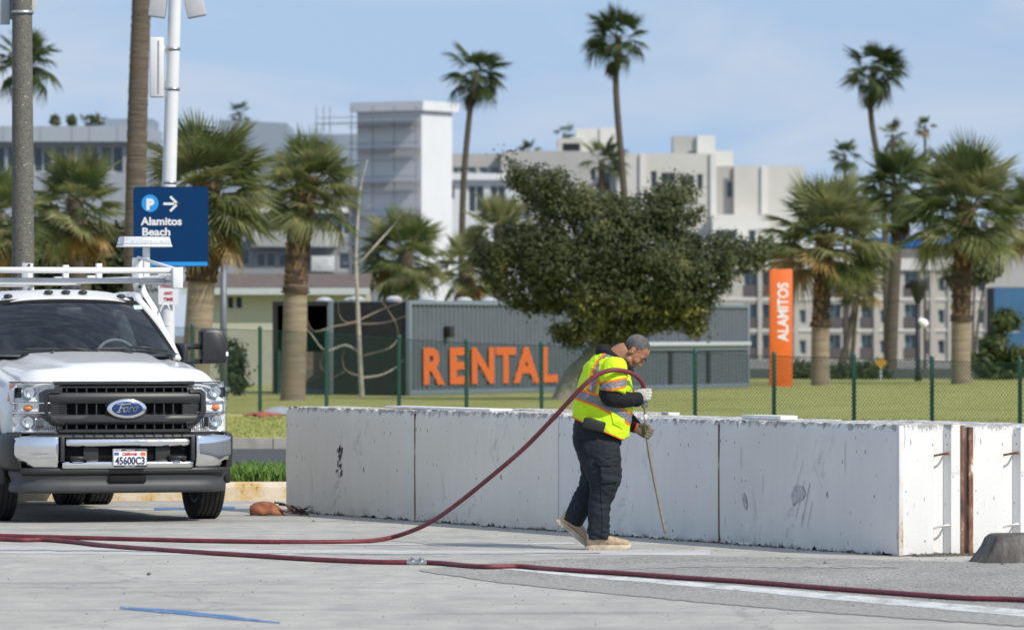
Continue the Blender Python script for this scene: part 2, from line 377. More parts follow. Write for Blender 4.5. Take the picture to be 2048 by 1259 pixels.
# kerbed grass island, street, kerb and lawn
kb = MB()
def kerb_profile(x0, x1, y, z0, h, wd):
    mb = MB(); n = 40
    prof = [(0,0),(.015,h*.72),(.035,h*.94),(.06,h),(wd,h),(wd,0)]
    for i in range(n):
        a = lerp(x0, x1, i/n)+.004; b = lerp(x0, x1, (i+1)/n)
        mb.prism([(p[0], p[1]) for p in prof], a, b, lambda p, q, d: Vector((d, y+p+noise.noise(Vector((d*2, q*9, 1)))*.006, z0+q)))
    return mb
o = kerb_profile(-30, 30, LOT1, 0, .19, .17).build('kerb', m_kerb, bevel=0); tag(o, kind='structure')
g = MB(); g.grid(lambda u, v: (lerp(-30, 30, u), lerp(LOT1+.17, LOT1+3.4, v), .165+.02*sin(u*40)+.05*v*(1-v)), 60, 4)
tag(g.build('island_soil', M('island_soil', (.07,.06,.035), .95, var=.4, scale=20)), kind='structure')
g = MB(); g.box(-30, 30, LOT1+3.4, LOT1+3.58, -.05, .15); tag(g.build('kerb', m_concrete), kind='structure')
g = MB(); g.add([(-120,LOT1+3.58,.004),(120,LOT1+3.58,.004),(120,83.5,.004),(-120,83.5,.004)], [(0,1,2,3)])
tag(g.build('street', m_asphalt), kind='structure')
g = MB()
for i in range(34):
    a = -32+i*1.9; g.box(a+.012, a+1.9, 83.2, 83.42, -.1, .16)
tag(g.build('kerb', M('pale_kerb', (.40,.385,.35), .85, var=.25, scale=2)), kind='structure')
def lawn_z(x, y):
    z = .15-.11*sst(90, 120, y)
    k = sst(-3.8, 9, x); z -= .62*k*math.exp(-((y-94)/7.5)**2)
    z -= 1.4*sst(205, 300, y)
    return z
g = MB(); ys = [83.42, 84.5, 86, 88, 90, 92, 94, 96, 98, 100, 103, 106, 110, 115, 120, 130, 140, 150, 160, 175, 190, 205, 230, 260, 300, 360, 450, 620]
xs = [-140, -90, -60, -40, -30]+[-24+1.6*i for i in range(30)]+[26, 32, 42, 60, 90, 140]
g.add([(x, y, lawn_z(x, y)+noise.noise(Vector((x*.3, y*.1, 0)))*.02) for y in ys for x in xs], [(j*len(xs)+i, j*len(xs)+i+1, (j+1)*len(xs)+i+1, (j+1)*len(xs)+i) for j in range(len(ys)-1) for i in range(len(xs)-1)])
tag(g.build('lawn', m_lawn, smooth=True), kind='structure')
# grass blades: island strip (dense, near) and a thin fringe over the lawn
rg = random.Random(3)
def blades(name, n, place, h0, h1, wd, mat, label, lean=.5):
    mb = MB()
    for _ in range(n):
        p = place(); a = rg.uniform(0, 2*pi); h = rg.uniform(h0, h1); l = rg.uniform(.1, lean)*h; b = rg.uniform(0, 2*pi)
        d = Vector((cos(a), sin(a), 0))*wd/2; t = Vector((cos(b)*l, sin(b)*l, 0))
        mb.add([p-d, p+d, p+d*.7+t*.4+Vector((0,0,h*.6)), p-d*.7+t*.4+Vector((0,0,h*.6)), p+t+Vector((0,0,h))], [(0,1,2,3),(3,2,4)])
    return tag(mb.build(name, mat, fix=False), label, 'grass', kind='stuff')
def plc_island():
    x = rg.uniform(-6.2, -1.0); y = LOT1+.2+3.0*rg.random()**1.6
    return Vector((x, y, .15))
blades('island_ground_cover', 16000, plc_island, .08, .22, .035, mat_leaf('island_leaf', (.07,.14,.025), (.14,.24,.05), (.33,.37,.12), 9), 'lush green ground cover behind the faded yellow kerb', .7)
def plc_lawn():
    y = 84+rg.random()**1.3*24; x = rg.uniform(-.092, .092)*y
    return Vector((x, y, lawn_z(x, y)))
blades('lawn_grass', 26000, plc_lawn, .02, .05, .03, mat_leaf('lawn_blade', (.25,.29,.08), (.38,.38,.13), (.50,.45,.21), .5), 'sunlit yellow green lawn grass behind the wire fence', .8)

# ================================================================== CONCRETE BARRIERS (rows of 3 m blocks)
m_blk = [mat_barrier('barrier_paint_warm', (.72,.685,.61), (.80,.765,.69)), mat_barrier('barrier_paint_cool', (.66,.66,.645), (.77,.765,.75))]
BA = G(1800, 1112); BL = Vector((-.425, .905, 0)).normalized(); BW = Vector((.905, .425, 0)).normalized()
BROT = atan2(BL.y, BL.x)-pi     # local +X runs from far end to near end of the row
def block_mesh(seed, L=2.985, Wd=.565, H=1.0):
    """local x 0..L (far to near), y 0 (camera side) .. Wd, z 0..H, keyed near end, chipped edges"""
    def sec(x): return x
    prof = [(0,0),(.30,0),(.345,.075),(.43,.075),(.455,0),(Wd,0)]      # (y, depth) of keyed near end
    mb = MB(); nx, nz = 72, 26; V = Vector
    def chip(p, amt):
        n_ = noise.noise(V((p[0]*4+seed*9, p[1]*6, p[2]*4)))*.5+noise.noise(V((p[0]*15+seed, p[1]*15, p[2]*15)))*.5
        return amt*max(0., n_)
    def jig(x, y, z):
        q = V((x, y, z)); e_top = math.exp(-(H-z)/.028); e_bot = math.exp(-z/.035)
        s = noise.noise(V((x*3+seed, z*3, y*5)))*.0035
        # camera side edges move in, bottom edge bitten away
        if y < .02: q.y += s+(.012+chip((x, y, z), .15))*e_top+chip((x, 3+y, z), .11)*e_bot
        if y > Wd-.02: q.y -= s+chip((x, y, z), .05)*e_top
        q.z -= chip((x*1.5, y, 7), .05)*e_top; q.z += chip((x*1.3, y, 2), .10)*e_bot*(1 if z < .01 else .5)
        return q
    zs = [0,.012,.03,.055,.09]+[.09+(H-.13)*i/14 for i in range(1, 14)]+[H-.04,H-.022,H-.01,H]
    xs = [L*i/nx for i in range(nx+1)]
    def wall(fn, a, b): mb.add([fn(i, j) for j in range(len(b)) for i in range(len(a))], [(j*len(a)+i, j*len(a)+i+1, (j+1)*len(a)+i+1, (j+1)*len(a)+i) for j in range(len(b)-1) for i in range(len(a)-1)])
    ysp = [0,.006,.014,.03,.06,.12,.2,.3,.345,.43,.455,.5,Wd-.03,Wd-.012,Wd]
    def dep(y):
        for (y0, d0), (y1, d1) in zip(prof, prof[1:]):
            if y0 <= y <= y1: return lerp(d0, d1, (y-y0)/(y1-y0))
        return 0
    def X(x, y): return x-dep(y)*(x/L) if x > L-.2 else x
    wall(lambda i, j: jig(xs[i], 0, zs[j]), xs, zs)
    wall(lambda i, j: jig(xs[i], Wd, zs[j]), xs, zs)
    wall(lambda i, j: jig(X(xs[i], ysp[j]), ysp[j], H), xs, ysp)
    wall(lambda i, j: jig(X(xs[i], ysp[j]), ysp[j], 0), xs, ysp)
    wall(lambda i, j: jig(X(L, ysp[i]), ysp[i], zs[j]), ysp, zs)
    wall(lambda i, j: jig(0, ysp[i], zs[j]), ysp, zs)
    return mb
m_paint_white = M('fresh_white_paint', (.78,.78,.77), .6, var=.06, scale=4, bmp=.2)
def mat_edge():
    m, t, b = _nodes('painted_edge_angle'); n = noise_n(t, 7, 6, .75, 'Object', (1,1,.3)); c = ramp(t, n.outputs['Fac'], [(.36, (.36,.17,.08)), (.44, (.66,.58,.52)), (.5, (.68,.68,.67))])
    t.links.new(c.outputs[0], b.inputs['Base Color']); b.inputs['Roughness'].default_value = .7; return m
m_edge = mat_edge()
def barrier(at, seed, mat, label, H=1.0, ends=True, joint=False, rusty=False):
    root = empty('concrete_barrier', at, BROT); tag(root, label, 'barrier', 'white concrete barrier blocks')
    b = block_mesh(seed, H=H).build('block', mat, root, auto=40, fix=True)
    if ends:
        for y0, y1 in ((-.004, .034), (.535, .568)):
            e = MB(); e.box(2.95, 2.993, y0, y1, .004, H-.006); e.build('edge_angle', m_rust if (y0 < 0) == rusty else m_edge, root, bevel=.004)
        for z in (.76, .21):
            pts = [(2.90, .345, z), (3.0, .352, z+.012), (3.03, .385, z+.022), (3.0, .425, z+.02), (2.9, .435, z+.012)]
            l = MB(); l.tube(catmull(pts, 5), .0085, 7); l.build('rebar_loop', m_rust if z > .5 else m_paint_white, root, smooth=True)
    if joint:
        j = MB(); j.box(2.983, 3.003, -.004, .03, .004, H-.03); j.build('joint_strip', m_rust, root)
    return root
def row_at(k, wofs): return BA - BL*0 + BL*(3.0*(4-k)) + BW*wofs      # far end of block k (k = 0 is the farthest)
lab = ['grey white concrete barrier block at the far end, beside the truck, with scuffed black mark',
       'plain grey white concrete barrier block, second from the far end, under the red hose',
       'white concrete barrier block right behind the man and his lance',
       'near white concrete barrier block with scratches, chipped top and rusty bar loops on its end']
for k in range(4):
    barrier(row_at(k, 0.)+Vector((0,0,0)), 11+k*3, m_blk[0 if k < 2 else 1], lab[k], H=(1.0, 1.008, .994, 1.0)[k], ends=(k == 3), joint=(k in (0, 2)))
barrier(row_at(3, .60)+BL*-.02, 40, m_blk[1], 'white concrete barrier block at the right edge with brown rust strip', H=.985, rusty=True)
barrier(row_at(2, .60)+BL*.03, 43, m_blk[1], 'white concrete barrier block in the back row behind the man', H=.99, ends=False)
barrier(row_at(1, .60)+BL*.0, 47, m_blk[0], 'white concrete barrier block in the back row, chipped along its top edge', H=1.012, ends=False)
barrier(row_at(3, 1.2)+BL*-.02, 52, m_blk[1], 'rust edged white concrete barrier block cut off by the right frame edge', H=.985)
# small white plank pieces lying on the tops
def plank(px, py, s, wd, L, h, label):
    o = MB(); o.box(-L/2, L/2, -wd/2, wd/2, 0, h); b = o.build('plank_offcut', m_paint_white, bevel=.006); p = BA+BL*s[0]+BW*s[1]
    b.location = (p.x, p.y, s[2]); b.rotation_euler = (0, 0, BROT+s[3]); tag(b, label, 'plank')
plank(0, 0, (2.70, .30, 1.002, .05), .16, .62, .035, 'short white plank lying on top of the near barrier joint')
plank(0, 0, (9.0, .32, 1.004, -.02), .22, 2.4, .022, 'long white plank lying along the far barrier tops')
# black scuff on the far block: thin dried tar marks
mk = MB(); rs = random.Random(5)
base = BA+BL*(12-1.55)
for i in range(16):
    u = rs.gauss(0, .045); z = .50+.26*(i/15-.5)+rs.gauss(0, .02); wd = rs.uniform(.012, .065); h = rs.uniform(.03, .09)
    c = BA+BL*(12-1.28+u+(z-.5)*-.2)-BW*.007
    d = BL*-wd; mk.add([c+Vector((0,0,z)), c+d*.8+Vector((0,0,z+h*.4)), c+d+Vector((0,0,z+h)), c+d*.2+Vector((0,0,z+h*.7))], [(0,1,2,3)])
tag(mk.build('scuff_mark', M('black_scuff', (.035,.035,.04), .6)), 'black scuff mark on the farthest barrier block', 'scuff mark')
mk = MB(); rs = random.Random(8)
def smear(s0, z0, pts, parent=mk):
    parent.add([BA+BL*(s0-u)-BW*.0075+Vector((0,0,z0+v)) for u, v in pts], [tuple(range(len(pts)))])
smear(1.62, .44, [(-.13,-.02),(-.10,-.11),(-.04,-.07),(.06,-.05),(.11,.0),(.06,.05),(-.02,.06),(-.09,.05)])
for u0, z0, u1, z1, w_ in ((-.06,-.20,.08,.10,.008),(.03,-.26,.17,.08,.011),(.13,-.26,.22,-.06,.007),(-.10,-.02,.07,.26,.006),(-1.00,.2,-.995,.34,.008),(-.62,.0,-.615,.12,.006),(.75,.18,.755,.42,.006)):
    smear(1.62, .44, [(u0, z0), (u0+w_, z0), (u1+w_, z1), (u1, z1)])
smear(2.55, .36, [(-.04,.05),(-.03,-.03),(.02,-.08),(.05,-.05),(.03,.02),(.0,.06)])
tag(mk.build('scratch_mark', M('grey_scratch', (.48,.495,.515), .7, var=.35, scale=25)), 'grey smears and diagonal scratches on the near barrier block', 'scratch mark', kind='stuff')
# weathered kerb nose at the right edge
kn = MB(); KO = G(1968, 1126)
def knf(u, v):
    L = 1.5; x = u*L; e = .16*math.exp(-x/.05)
    prof = [(-.0, 0), (.02, .13), (.06, .195), (.12, .215), (.30, .215), (.36, .19), (.40, .0)]
    k = v*(len(prof)-1); i = min(int(k), len(prof)-2); q = Vector((lerp(prof[i][0], prof[i+1][0], k-i), lerp(prof[i][1], prof[i+1][1], k-i)))
    s = 1-.0*e; z = q[1]*(1-.35*math.exp(-x/.02)); n_ = noise.noise(Vector((x*6, q[0]*9, q[1]*9)))*.012
    return Vector((x-.05*q[1]/.2*-1*0+.10*(q[1]/.215)*math.exp(-x/.2), q[0]+n_, z))
kn.grid(knf, 40, 18)
kn.add([knf(0, v/18) for v in range(19)], [tuple(range(19))])
def mat_nose():
    m, t, b = _nodes('stained_concrete'); n = noise_n(t, 5, 6, .7, 'Object', (1,1,.3))
    c = ramp(t, n.outputs['Fac'], [(.34, (.03,.028,.026)), (.5, (.09,.083,.078)), (.68, (.20,.19,.175))]); t.links.new(c.outputs[0], b.inputs['Base Color'])
    b.inputs['Roughness'].default_value = .9; bump(t, b, n.outputs['Fac'], .5, .02); return m
o = kn.build('wheel_stop', mat_nose(), smooth=True); o.location = KO; o.rotation_euler = (0, 0, radians(12)); tag(o, 'dark stained concrete wheel stop at the right edge', 'wheel stop')

# ================================================================== CHAIN LINK FENCE
m_green = M('green_coated_steel', (.012,.075,.055), .45, var=.1)
fence_px = [(105,640),(240,645),(385,650),(520,655),(653,660),(798,672),(933,680),(1083,685),(1235,692),(1390,700),(1548,706),(1708,710),(1864,715),(2040,720),(2225,727)]
FH = 1.66
froot = empty('chain_link_fence', P(385, 665, 108)); froot.location.z = 0; tag(froot, 'dark green chain link fence running across the lawn', 'fence')
fo = froot.location.copy(); posts = []
for px, py in fence_px:
    Yf = lerp(107, 95, (px-520)/1520.); top = P(px, py, Yf); posts.append(top)
    ph = MB(); ph.lathe([(.036,-.25),(.036,FH-.03),(.042,FH-.03),(.042,FH+.005),(.02,FH+.03),(.001,FH+.034)], 10)
    q = ph.build('post', m_green, froot, smooth=False, auto=40); q.location = top-Vector((0,0,FH))-fo
m_wire = M('green_wire', (.012,.07,.052), .5, var=.1)
for a, b in zip(posts, posts[1:]):
    L = sqrt((b.x-a.x)**2+(b.y-a.y)**2); e = (b-a)/L; mb = MB(); p = .072; h = FH-.07
    for sgn in (1, -1):
        k = -h
        while k < L+h:
            s0 = max(0, k) if sgn > 0 else min(L, k); s1 = min(L, k+h) if sgn > 0 else max(0, k-h)
            t0 = (s0-k)*sgn; t1 = (s1-k)*sgn
            if t1 > t0+.01:
                A = a+e*s0+Vector((0,0,-FH+.03+t0)); B = a+e*s1+Vector((0,0,-FH+.03+t1)); mb.tube([A-fo, B-fo], .005, 3, cap=False)
            k += p
    for zz in (.03, h+.02): mb.tube([a+Vector((0,0,zz-FH))-fo, b+Vector((0,0,zz-FH))-fo], .004, 4, cap=False)
    tag(mb.build('wire_mesh', m_wire, froot, fix=False), kind='stuff')
# ================================================================== BACKGROUND: CONTAINERS, SIGNS, BUILDINGS
m_cont = M('container_grey_blue', (.112,.132,.160), .5, var=.08, scale=1.5, bmp=.1, bscale=3)
m_cont_rail = M('container_rail', (.17,.21,.25), .5, var=.06)
m_dark = M('dark_interior_shade', (.018,.020,.024), .9, var=.3)
m_orange = M('orange_paint', (.80,.155,.02), .5, var=.06)
m_ltgrey = M('light_grey_paint', (.45,.48,.51), .5, var=.05)
CA = P(820, 790, 150); CB = P(1500, 775, 172); CA.z = .03; CB.z = .03
cdir = (CB-CA); cdir.z = 0; CLEN = cdir.length; cdir.normalize(); CROT = atan2(cdir.y, cdir.x)
def s_at(px):
    k = (px-1024)/F; return (k*CA.y-CA.x)/(cdir.x-k*cdir.y)
CH = 2.52
def corrugated(x0, x1, z0, z1, y=0., pitch=.278, d=.065):
    mb = MB(); n = max(1, int((x1-x0)/pitch)); p = (x1-x0)/n; xs = []
    for i in range(n):
        a = x0+i*p; xs += [(a, y), (a+p*.20, y), (a+p*.34, y+d), (a+p*.86, y+d)]
    xs.append((x1, y))
    vs = [(a, b, z) for z in (z0, z1) for a, b in xs]; k = len(xs)
    mb.add(vs, [(i, i+1, k+i+1, k+i) for i in range(k-1)]); return mb
def container(at, L, label, mat=m_cont, panel=None):
    r = empty('shipping_container', at, CROT); tag(r, label, 'container')
    Wc = 2.4
    for a, b in (panel or [(.12, L-.12)]): corrugated(a, b, .15, CH-.11, .03).build('wall_panel', mat, r, fix=False)
    corrugated(.12, L-.12, .15, CH-.11, Wc-.07).build('back_panel', mat, r, fix=False)
    o = MB(); o.box(.06, L-.06, .05, Wc-.05, CH-.04, CH-.02); o.build('roof', m_cont, r)
    o = MB(); o.box(.06, L-.06, .08, Wc-.08, .1, .14); o.build('floor', m_dark, r)
    for z0, z1 in ((0, .15), (CH-.11, CH)):
        o = MB(); o.box(.13, L-.13, 0, .06, z0, z1); o.build('rail', m_cont_rail, r, bevel=.01)
    for x0 in (0, L-.13):
        for y0 in (0, Wc-.13):
            o = MB(); o.box(x0, x0+.13, y0, y0+.13, 0, CH+.005); o.build('corner_post', m_cont_rail, r, bevel=.012)
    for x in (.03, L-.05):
        o = MB(); o.box(x, x+.02, .14, Wc-.14, .05, CH-.05); o.build('end_panel', m_dark, r)  # end faces coloured near black, deepening the shade on them
    return r
LC = CLEN/2-.02
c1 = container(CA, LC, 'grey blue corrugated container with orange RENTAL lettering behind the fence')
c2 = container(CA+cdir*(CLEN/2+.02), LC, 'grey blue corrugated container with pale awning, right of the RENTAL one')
L0, L1 = s_at(846), s_at(1117); wl = (L1-L0)
adv = [0, .185, .345, .535, .675, .865]; widths = [.15, .135, .165, .15, .20, .125]
for ch, a, wd in zip('RENTAL', adv, widths):
    text_obj('letter', ch, 1.30, m_orange, c1, FRONT((L0+a*wl, .022, .34)), .006, .05, fitw=wd*wl)
o = MB(); s0 = s_at(895); o.box(s0-.13, s0+.13, -.16, .05, 1.55, 1.85); o.build('wall_lamp', M('black_plastic', (.02,.02,.022), .5), c1, bevel=.02)
h2 = CLEN/2+.02; a0, a1 = s_at(1268)-h2, s_at(1496)-h2
o = MB(); o.box(a0, a1, -.12, .0, 1.28, 1.40); o.build('awning', m_ltgrey, c2, bevel=.02)
o = MB(); o.box(a0, a1, -.02, .0, 1.16, 1.28); o.build('awning_fascia', m_cont_rail, c2)
for q in (.33, .66):
    o = MB(); x = lerp(a0, a1, q); o.box(x-.25, x, -.005, .01, .16, 1.16); o.build('shutter_gap', m_dark, c2)
# dark open ended container left of the lettering, seen end on
Yr = 154.6; ra_ = P(545, 790, Yr); lr = P(722, 790, Yr).x-ra_.x
r3 = empty('shipping_container', (ra_.x, Yr, .03), 0); tag(r3, 'dark open ended container left of the RENTAL lettering', 'container')
rx_ = lambda px: P(px, 0, Yr).x-ra_.x
corrugated(rx_(663), rx_(716), .15, CH-.11, .03).build('wall_panel', m_cont, r3, fix=False)
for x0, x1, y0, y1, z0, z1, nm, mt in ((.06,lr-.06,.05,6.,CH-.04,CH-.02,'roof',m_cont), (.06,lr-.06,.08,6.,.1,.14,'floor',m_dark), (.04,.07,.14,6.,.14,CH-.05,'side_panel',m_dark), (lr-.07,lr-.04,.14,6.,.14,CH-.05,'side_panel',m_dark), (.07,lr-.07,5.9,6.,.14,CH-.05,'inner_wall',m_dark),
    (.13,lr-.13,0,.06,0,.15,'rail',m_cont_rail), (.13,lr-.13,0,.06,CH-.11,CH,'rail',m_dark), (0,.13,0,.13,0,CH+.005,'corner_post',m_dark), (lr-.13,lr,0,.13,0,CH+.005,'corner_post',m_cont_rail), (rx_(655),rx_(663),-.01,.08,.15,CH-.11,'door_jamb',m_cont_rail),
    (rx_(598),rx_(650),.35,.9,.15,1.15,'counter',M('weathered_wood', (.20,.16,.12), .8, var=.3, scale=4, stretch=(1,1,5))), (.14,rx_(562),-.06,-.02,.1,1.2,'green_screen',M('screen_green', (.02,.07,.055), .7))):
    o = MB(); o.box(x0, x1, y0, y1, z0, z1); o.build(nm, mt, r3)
m_dome = M('white_dome', (.46,.48,.50), .5, var=.05)
for par, x, y in ((r3, rx_(645), 1.5), (r3, rx_(700), 1.5), (c1, .9, 2.0), (c1, .5, .7), (c1, s_at(885)+1.6, 1.2), (c1, s_at(960)+1.6, 1.2), (c1, s_at(1010)+1.6, 1.2)):
    o = MB(); o.lathe([(.21, CH-.03), (.21, CH+.02), (.23, CH+.035), (.19, CH+.08), (.11, CH+.12), (.02, CH+.13)], 14, c=(x, y, 0), cap=True); o.build('roof_vent', m_dome, par, auto=50)

# orange pylon sign
Yp = 176.; b0 = P(1540, 775, Yp); b1 = P(1585, 775, Yp); wdt = b1.x-b0.x; hgt = 237/F*Yp
py = empty('pylon_sign', (b0.x, Yp, b0.z), radians(3)); tag(py, 'tall orange pylon sign with white vertical lettering', 'sign')
o = MB(); o.box(0, wdt, 0, .28, -.1, hgt); o.build('panel', m_orange, py, bevel=.015)
text_obj('lettering', 'ALAMITOS', .46, M('sign_white', (.85,.85,.85), .5, var=.02), py, frame4((wdt*.80, -.006, hgt*.395), (0,0,1), (-1,0,0)), .004, .012, fitw=hgt*.495)

# sign pole on the island
m_polewhite = M('white_coated_pole', (.76,.77,.77), .4, var=.04, scale=3)
Ys = 71.; pr = empty('sign_pole', P(335, 665, Ys)); pr.location.z = .0; tag(pr, 'white street pole carrying the blue parking sign and small boxes', 'pole')
zt = P(0, -160, Ys).z; xo = pr.location.x
o = MB(); k = 1/F*Ys; o.tube([(-.8*k, 0, -.1), (0, 0, P(0,665,Ys).z), (2*k, 0, P(0,400,Ys).z), (10*k, 0, P(0,150,Ys).z), (15*k, 0, P(0,0,Ys).z), (20*k, 0, zt)], [.092,.090,.090,.084,.080,.072], 16)
o.build('shaft', m_polewhite, pr, smooth=True)
o = MB(); o.lathe([(.24,0),(.24,.2),(.2,.24),(.12,.26)], 16, cap=True); o.build('base', m_polewhite, pr, auto=40)
for y_, dx in ((98, 11), (178, 10), (365, 4), (512, 1)):
    o = MB(); zc = P(0, y_, Ys).z; o.lathe([(.0935, zc-.018), (.0935, zc+.018)], 16, c=(dx*k, 0, 0)); o.build('band_clamp', M('steel_band', (.5,.5,.5), .4, .8), pr, smooth=True, solid=.003)
o = MB(); o.box(P(300,0,Ys).x-xo, P(328,0,Ys).x-xo, -.06, .06, P(0,195,Ys).z, P(0,75,Ys).z); o.build('antenna_box', m_polewhite, pr, bevel=.015)
o = MB(); o.box(P(316,0,Ys).x-xo, P(319,0,Ys).x-xo, -.066, -.059, P(0,188,Ys).z, P(0,82,Ys).z); o.build('seam', M('grey_seam', (.35,.36,.38), .5), pr)
for y_ in (100, 170):
    o = MB(); o.box(P(326,0,Ys).x-xo, P(334,0,Ys).x-xo, -.02, .02, P(0,y_+8,Ys).z, P(0,y_-8,Ys).z); o.build('bracket', m_polewhite, pr)
for x0, x1, t in ((302, 338, .13), (362, 402, -.2)):
    o = MB(); R = Matrix.Rotation(t, 3, 'Y'); c = P((x0+x1)/2, -25, Ys); o.boxc((c.x-xo, .05, c.z), (x1-x0)*k*.95, .16, .75, R); o.build('radio_box', M('radio_grey', (.55,.56,.57), .5), pr, bevel=.015)
# blue guide sign: panel, blue band, symbol, arrow, words
m_navy = M('sign_navy', (.003,.042,.135), .7, var=.03, spec=.15); m_sky = M('sign_light_blue', (.02,.33,.80), .45, var=.03); m_sw = M('sign_white', (.85,.85,.85), .5)
bs = empty('parking_guide_sign', P(343, 533, Ys)-Vector((0, .14, 0))); tag(bs, 'navy blue parking guide sign with arrow on the white pole', 'sign')
W_, H_ = 150*k, 159*k
def rrect(w, h, r, n=5):
    pts = []
    for cx, cz, a0 in ((w/2-r, h-r, 0), (-w/2+r, h-r, 90), (-w/2+r, r, 180), (w/2-r, r, 270)):
        pts += [(cx+r*cos(radians(a0+90*i/n)), cz+r*sin(radians(a0+90*i/n))) for i in range(n+1)]
    return pts
o = MB(); o.prism(rrect(W_, H_, .05), 0, .012, lambda a, b, d: Vector((a, d, b))); o.build('panel', m_navy, bs)
o = MB(); o.box(-.42*W_+.06, W_/2-.012, -.004, .0, .008, .058); o.build('band', m_sky, bs)
o = MB(); o.box(-.42*W_-.02, -.42*W_+.058, -.004, .0, .008, .058); o.build('band', m_sw, bs)
o = MB(); o.box(-W_/2+.02, -.42*W_-.022, -.004, .0, .008, .058); o.build('band', M('sign_red', (.6,.03,.08), .5), bs)
px2 = lambda px: (px-343)*k
pz2 = lambda y: (533-y)*k
o = MB(); o.prism([(px2(301.5)+17*k*cos(a*pi/16), pz2(407)+17.5*k*sin(a*pi/16)) for a in range(32)], -.004, 0, lambda a, b, d: Vector((a, d, b))); o.build('symbol_disc', m_sky, bs)
text_obj('symbol_letter', 'P', .175, m_sw, bs, FRONT((px2(294), -.006, pz2(418.5))), .002, .012)
ar = MB(); ar.box(px2(328), px2(350), -.004, 0, pz2(410.5), pz2(405.5))
for sgn in (1, -1):
    R = Matrix.Rotation(sgn*radians(45), 3, 'Y'); ar.boxc((px2(350), -.0035, pz2(408)+sgn*.040), .145, .006, .03, R)
ar.build('arrow', m_sw, bs)
text_obj('lettering', 'Alamitos', .135, m_sw, bs, FRONT((px2(284), -.004, pz2(450))), .002, .0045, fitw=82*k)
text_obj('lettering', 'Beach', .135, m_sw, bs, FRONT((px2(285), -.004, pz2(471))), .002, .0045, fitw=56*k)
rsn = empty('small_parking_notice', P(338, 609, Ys)-Vector((0, .13, 0))); tag(rsn, 'small white notice with red print below the blue sign', 'sign')
o = MB(); o.prism(rrect(40*k, 76*k, .02), 0, .006, lambda a, b, d: Vector((a, d, b))); o.build('panel', m_sw, rsn)
m_redp = M('red_print', (.55,.04,.05), .5)
for i, (tx, zz, s) in enumerate((('NO', 50, .085), ('PARKING', 34, .055), ('ANY', 20, .055), ('TIME', 8, .055))):
    text_obj('lettering', tx, s, m_redp, rsn, FRONT((0, -.003, zz*k)), .0015, .002, align='CENTER', fitw=(32*k if tx == 'PARKING' else None))

# aggregate concrete lamp post behind the truck
def mat_agg():
    m, t, b = _nodes('pebbled_pole'); v = N(t, 'ShaderNodeTexVoronoi', i_Scale=85.); tc = N(t, 'ShaderNodeTexCoord'); t.links.new(tc.outputs['Object'], v.inputs['Vector'])
    c = ramp(t, v.outputs['Color'], [(0, (.075,.072,.058)), (.6, (.15,.145,.12)), (.9, (.21,.205,.18)), (.975, (.55,.54,.5))]); t.links.new(c.outputs[0], b.inputs['Base Color'])
    b.inputs['Roughness'].default_value = .7; bump(t, b, v.outputs['Distance'], .5, .008); return m
Yl = 64.; lp = empty('lamp_post', P(46, 665, Yl)); lp.location.z = 0; tag(lp, 'round pebbled concrete lamp post rising behind the truck', 'lamp post')
o = MB(); o.tube([(0,0,0), (0,0,2.4), (-.01,0,P(0,0,Yl).z), (-.02,0,7.6)], [.135,.128,.112,.095], 24); o.build('shaft', mat_agg(), lp, smooth=True)
o = MB(); o.tube([(0,-.13,2.46), (.02,-.131,2.45), (-.03,-.13,2.47)], .004, 4); 
o = MB(); o.lathe([(.128,-.02),(.128,.02)], 20, c=(-.008,0,P(0,25,Yl).z)); o.build('strap', M('steel_band', (.5,.5,.5), .4, .8), lp, smooth=True, solid=.003)
o = MB(); o.tube([(-.02,0,7.5),(-.03,-.3,7.9),(-.05,-.9,8.1),(-.05,-1.5,8.1)], .045, 10); o.build('arm', m_ltgrey, lp, smooth=True)
o = MB(); o.box(-.2,.1,-2.1,-1.4,8.02,8.16); o.build('lantern', m_ltgrey, lp, bevel=.03)
sb = empty('round_sign', P(30, -6, Yl)+Vector((0, .16, 0))); tag(sb, 'back of a round grey sign plate on the lamp post', 'sign')
o = MB(); o.lathe([(.255,0),(.255,.004)], 40, axis='y', cap=True); o.build('plate', M('sign_back', (.66,.68,.70), .5, .1), sb, auto=40)
o = MB(); o.box(-.34,-.03,-.03,-.02,-.32,.3); 
sb2 = o.build('square_sign', M('sign_back_grey', (.40,.42,.45), .45, .2), bevel=.004); sb2.location = P(24, -8, Yl)+Vector((0, .10, 0)); tag(sb2, 'back of a square grey sign plate beside the lamp post', 'sign')

# black street lamp with white flood lamp, grey steel pole, small yellow sign
m_blk2 = M('black_coated_steel', (.015,.016,.018), .5)
Yk = 196.; kk = Yk/F; sp0 = P(1836, 765, Yk); sl_ = empty('street_lamp', sp0); tag(sl_, 'black street lamp between the two right palms', 'street lamp')
o = MB(); o.tube([(0,0,0),(0,0,.4),(0,0,200*kk)], [.14,.095,.085], 10); o.build('shaft', m_blk2, sl_, smooth=True)
o = MB(); o.lathe([(.02,150*kk),(.16,168*kk),(.30,190*kk),(.36,198*kk),(.32,206*kk),(.05,210*kk)], 16, cap=True); o.build('lantern', m_blk2, sl_, auto=40)
o = MB(); o.box(-.45,0,-.05,.05,188*kk,198*kk); o.build('arm', m_blk2, sl_)
o = MB(); o.tube([(.04,0,126*kk),(.20,-.05,119*kk),(.30,-.05,114*kk)], [.10,.16,.11], 12); o.build('flood_lamp', M('sign_white', (.85,.85,.85), .5), sl_, auto=50)
Yg = 130.; gp = P(447, 782, Yg); gpole = MB(); gpole.tube([(0,0,-.2),(0,0,3.35)], [.085,.075], 10); gpole.lathe([(.16,-.02),(.16,.08),(.09,.1)], 10, cap=True)
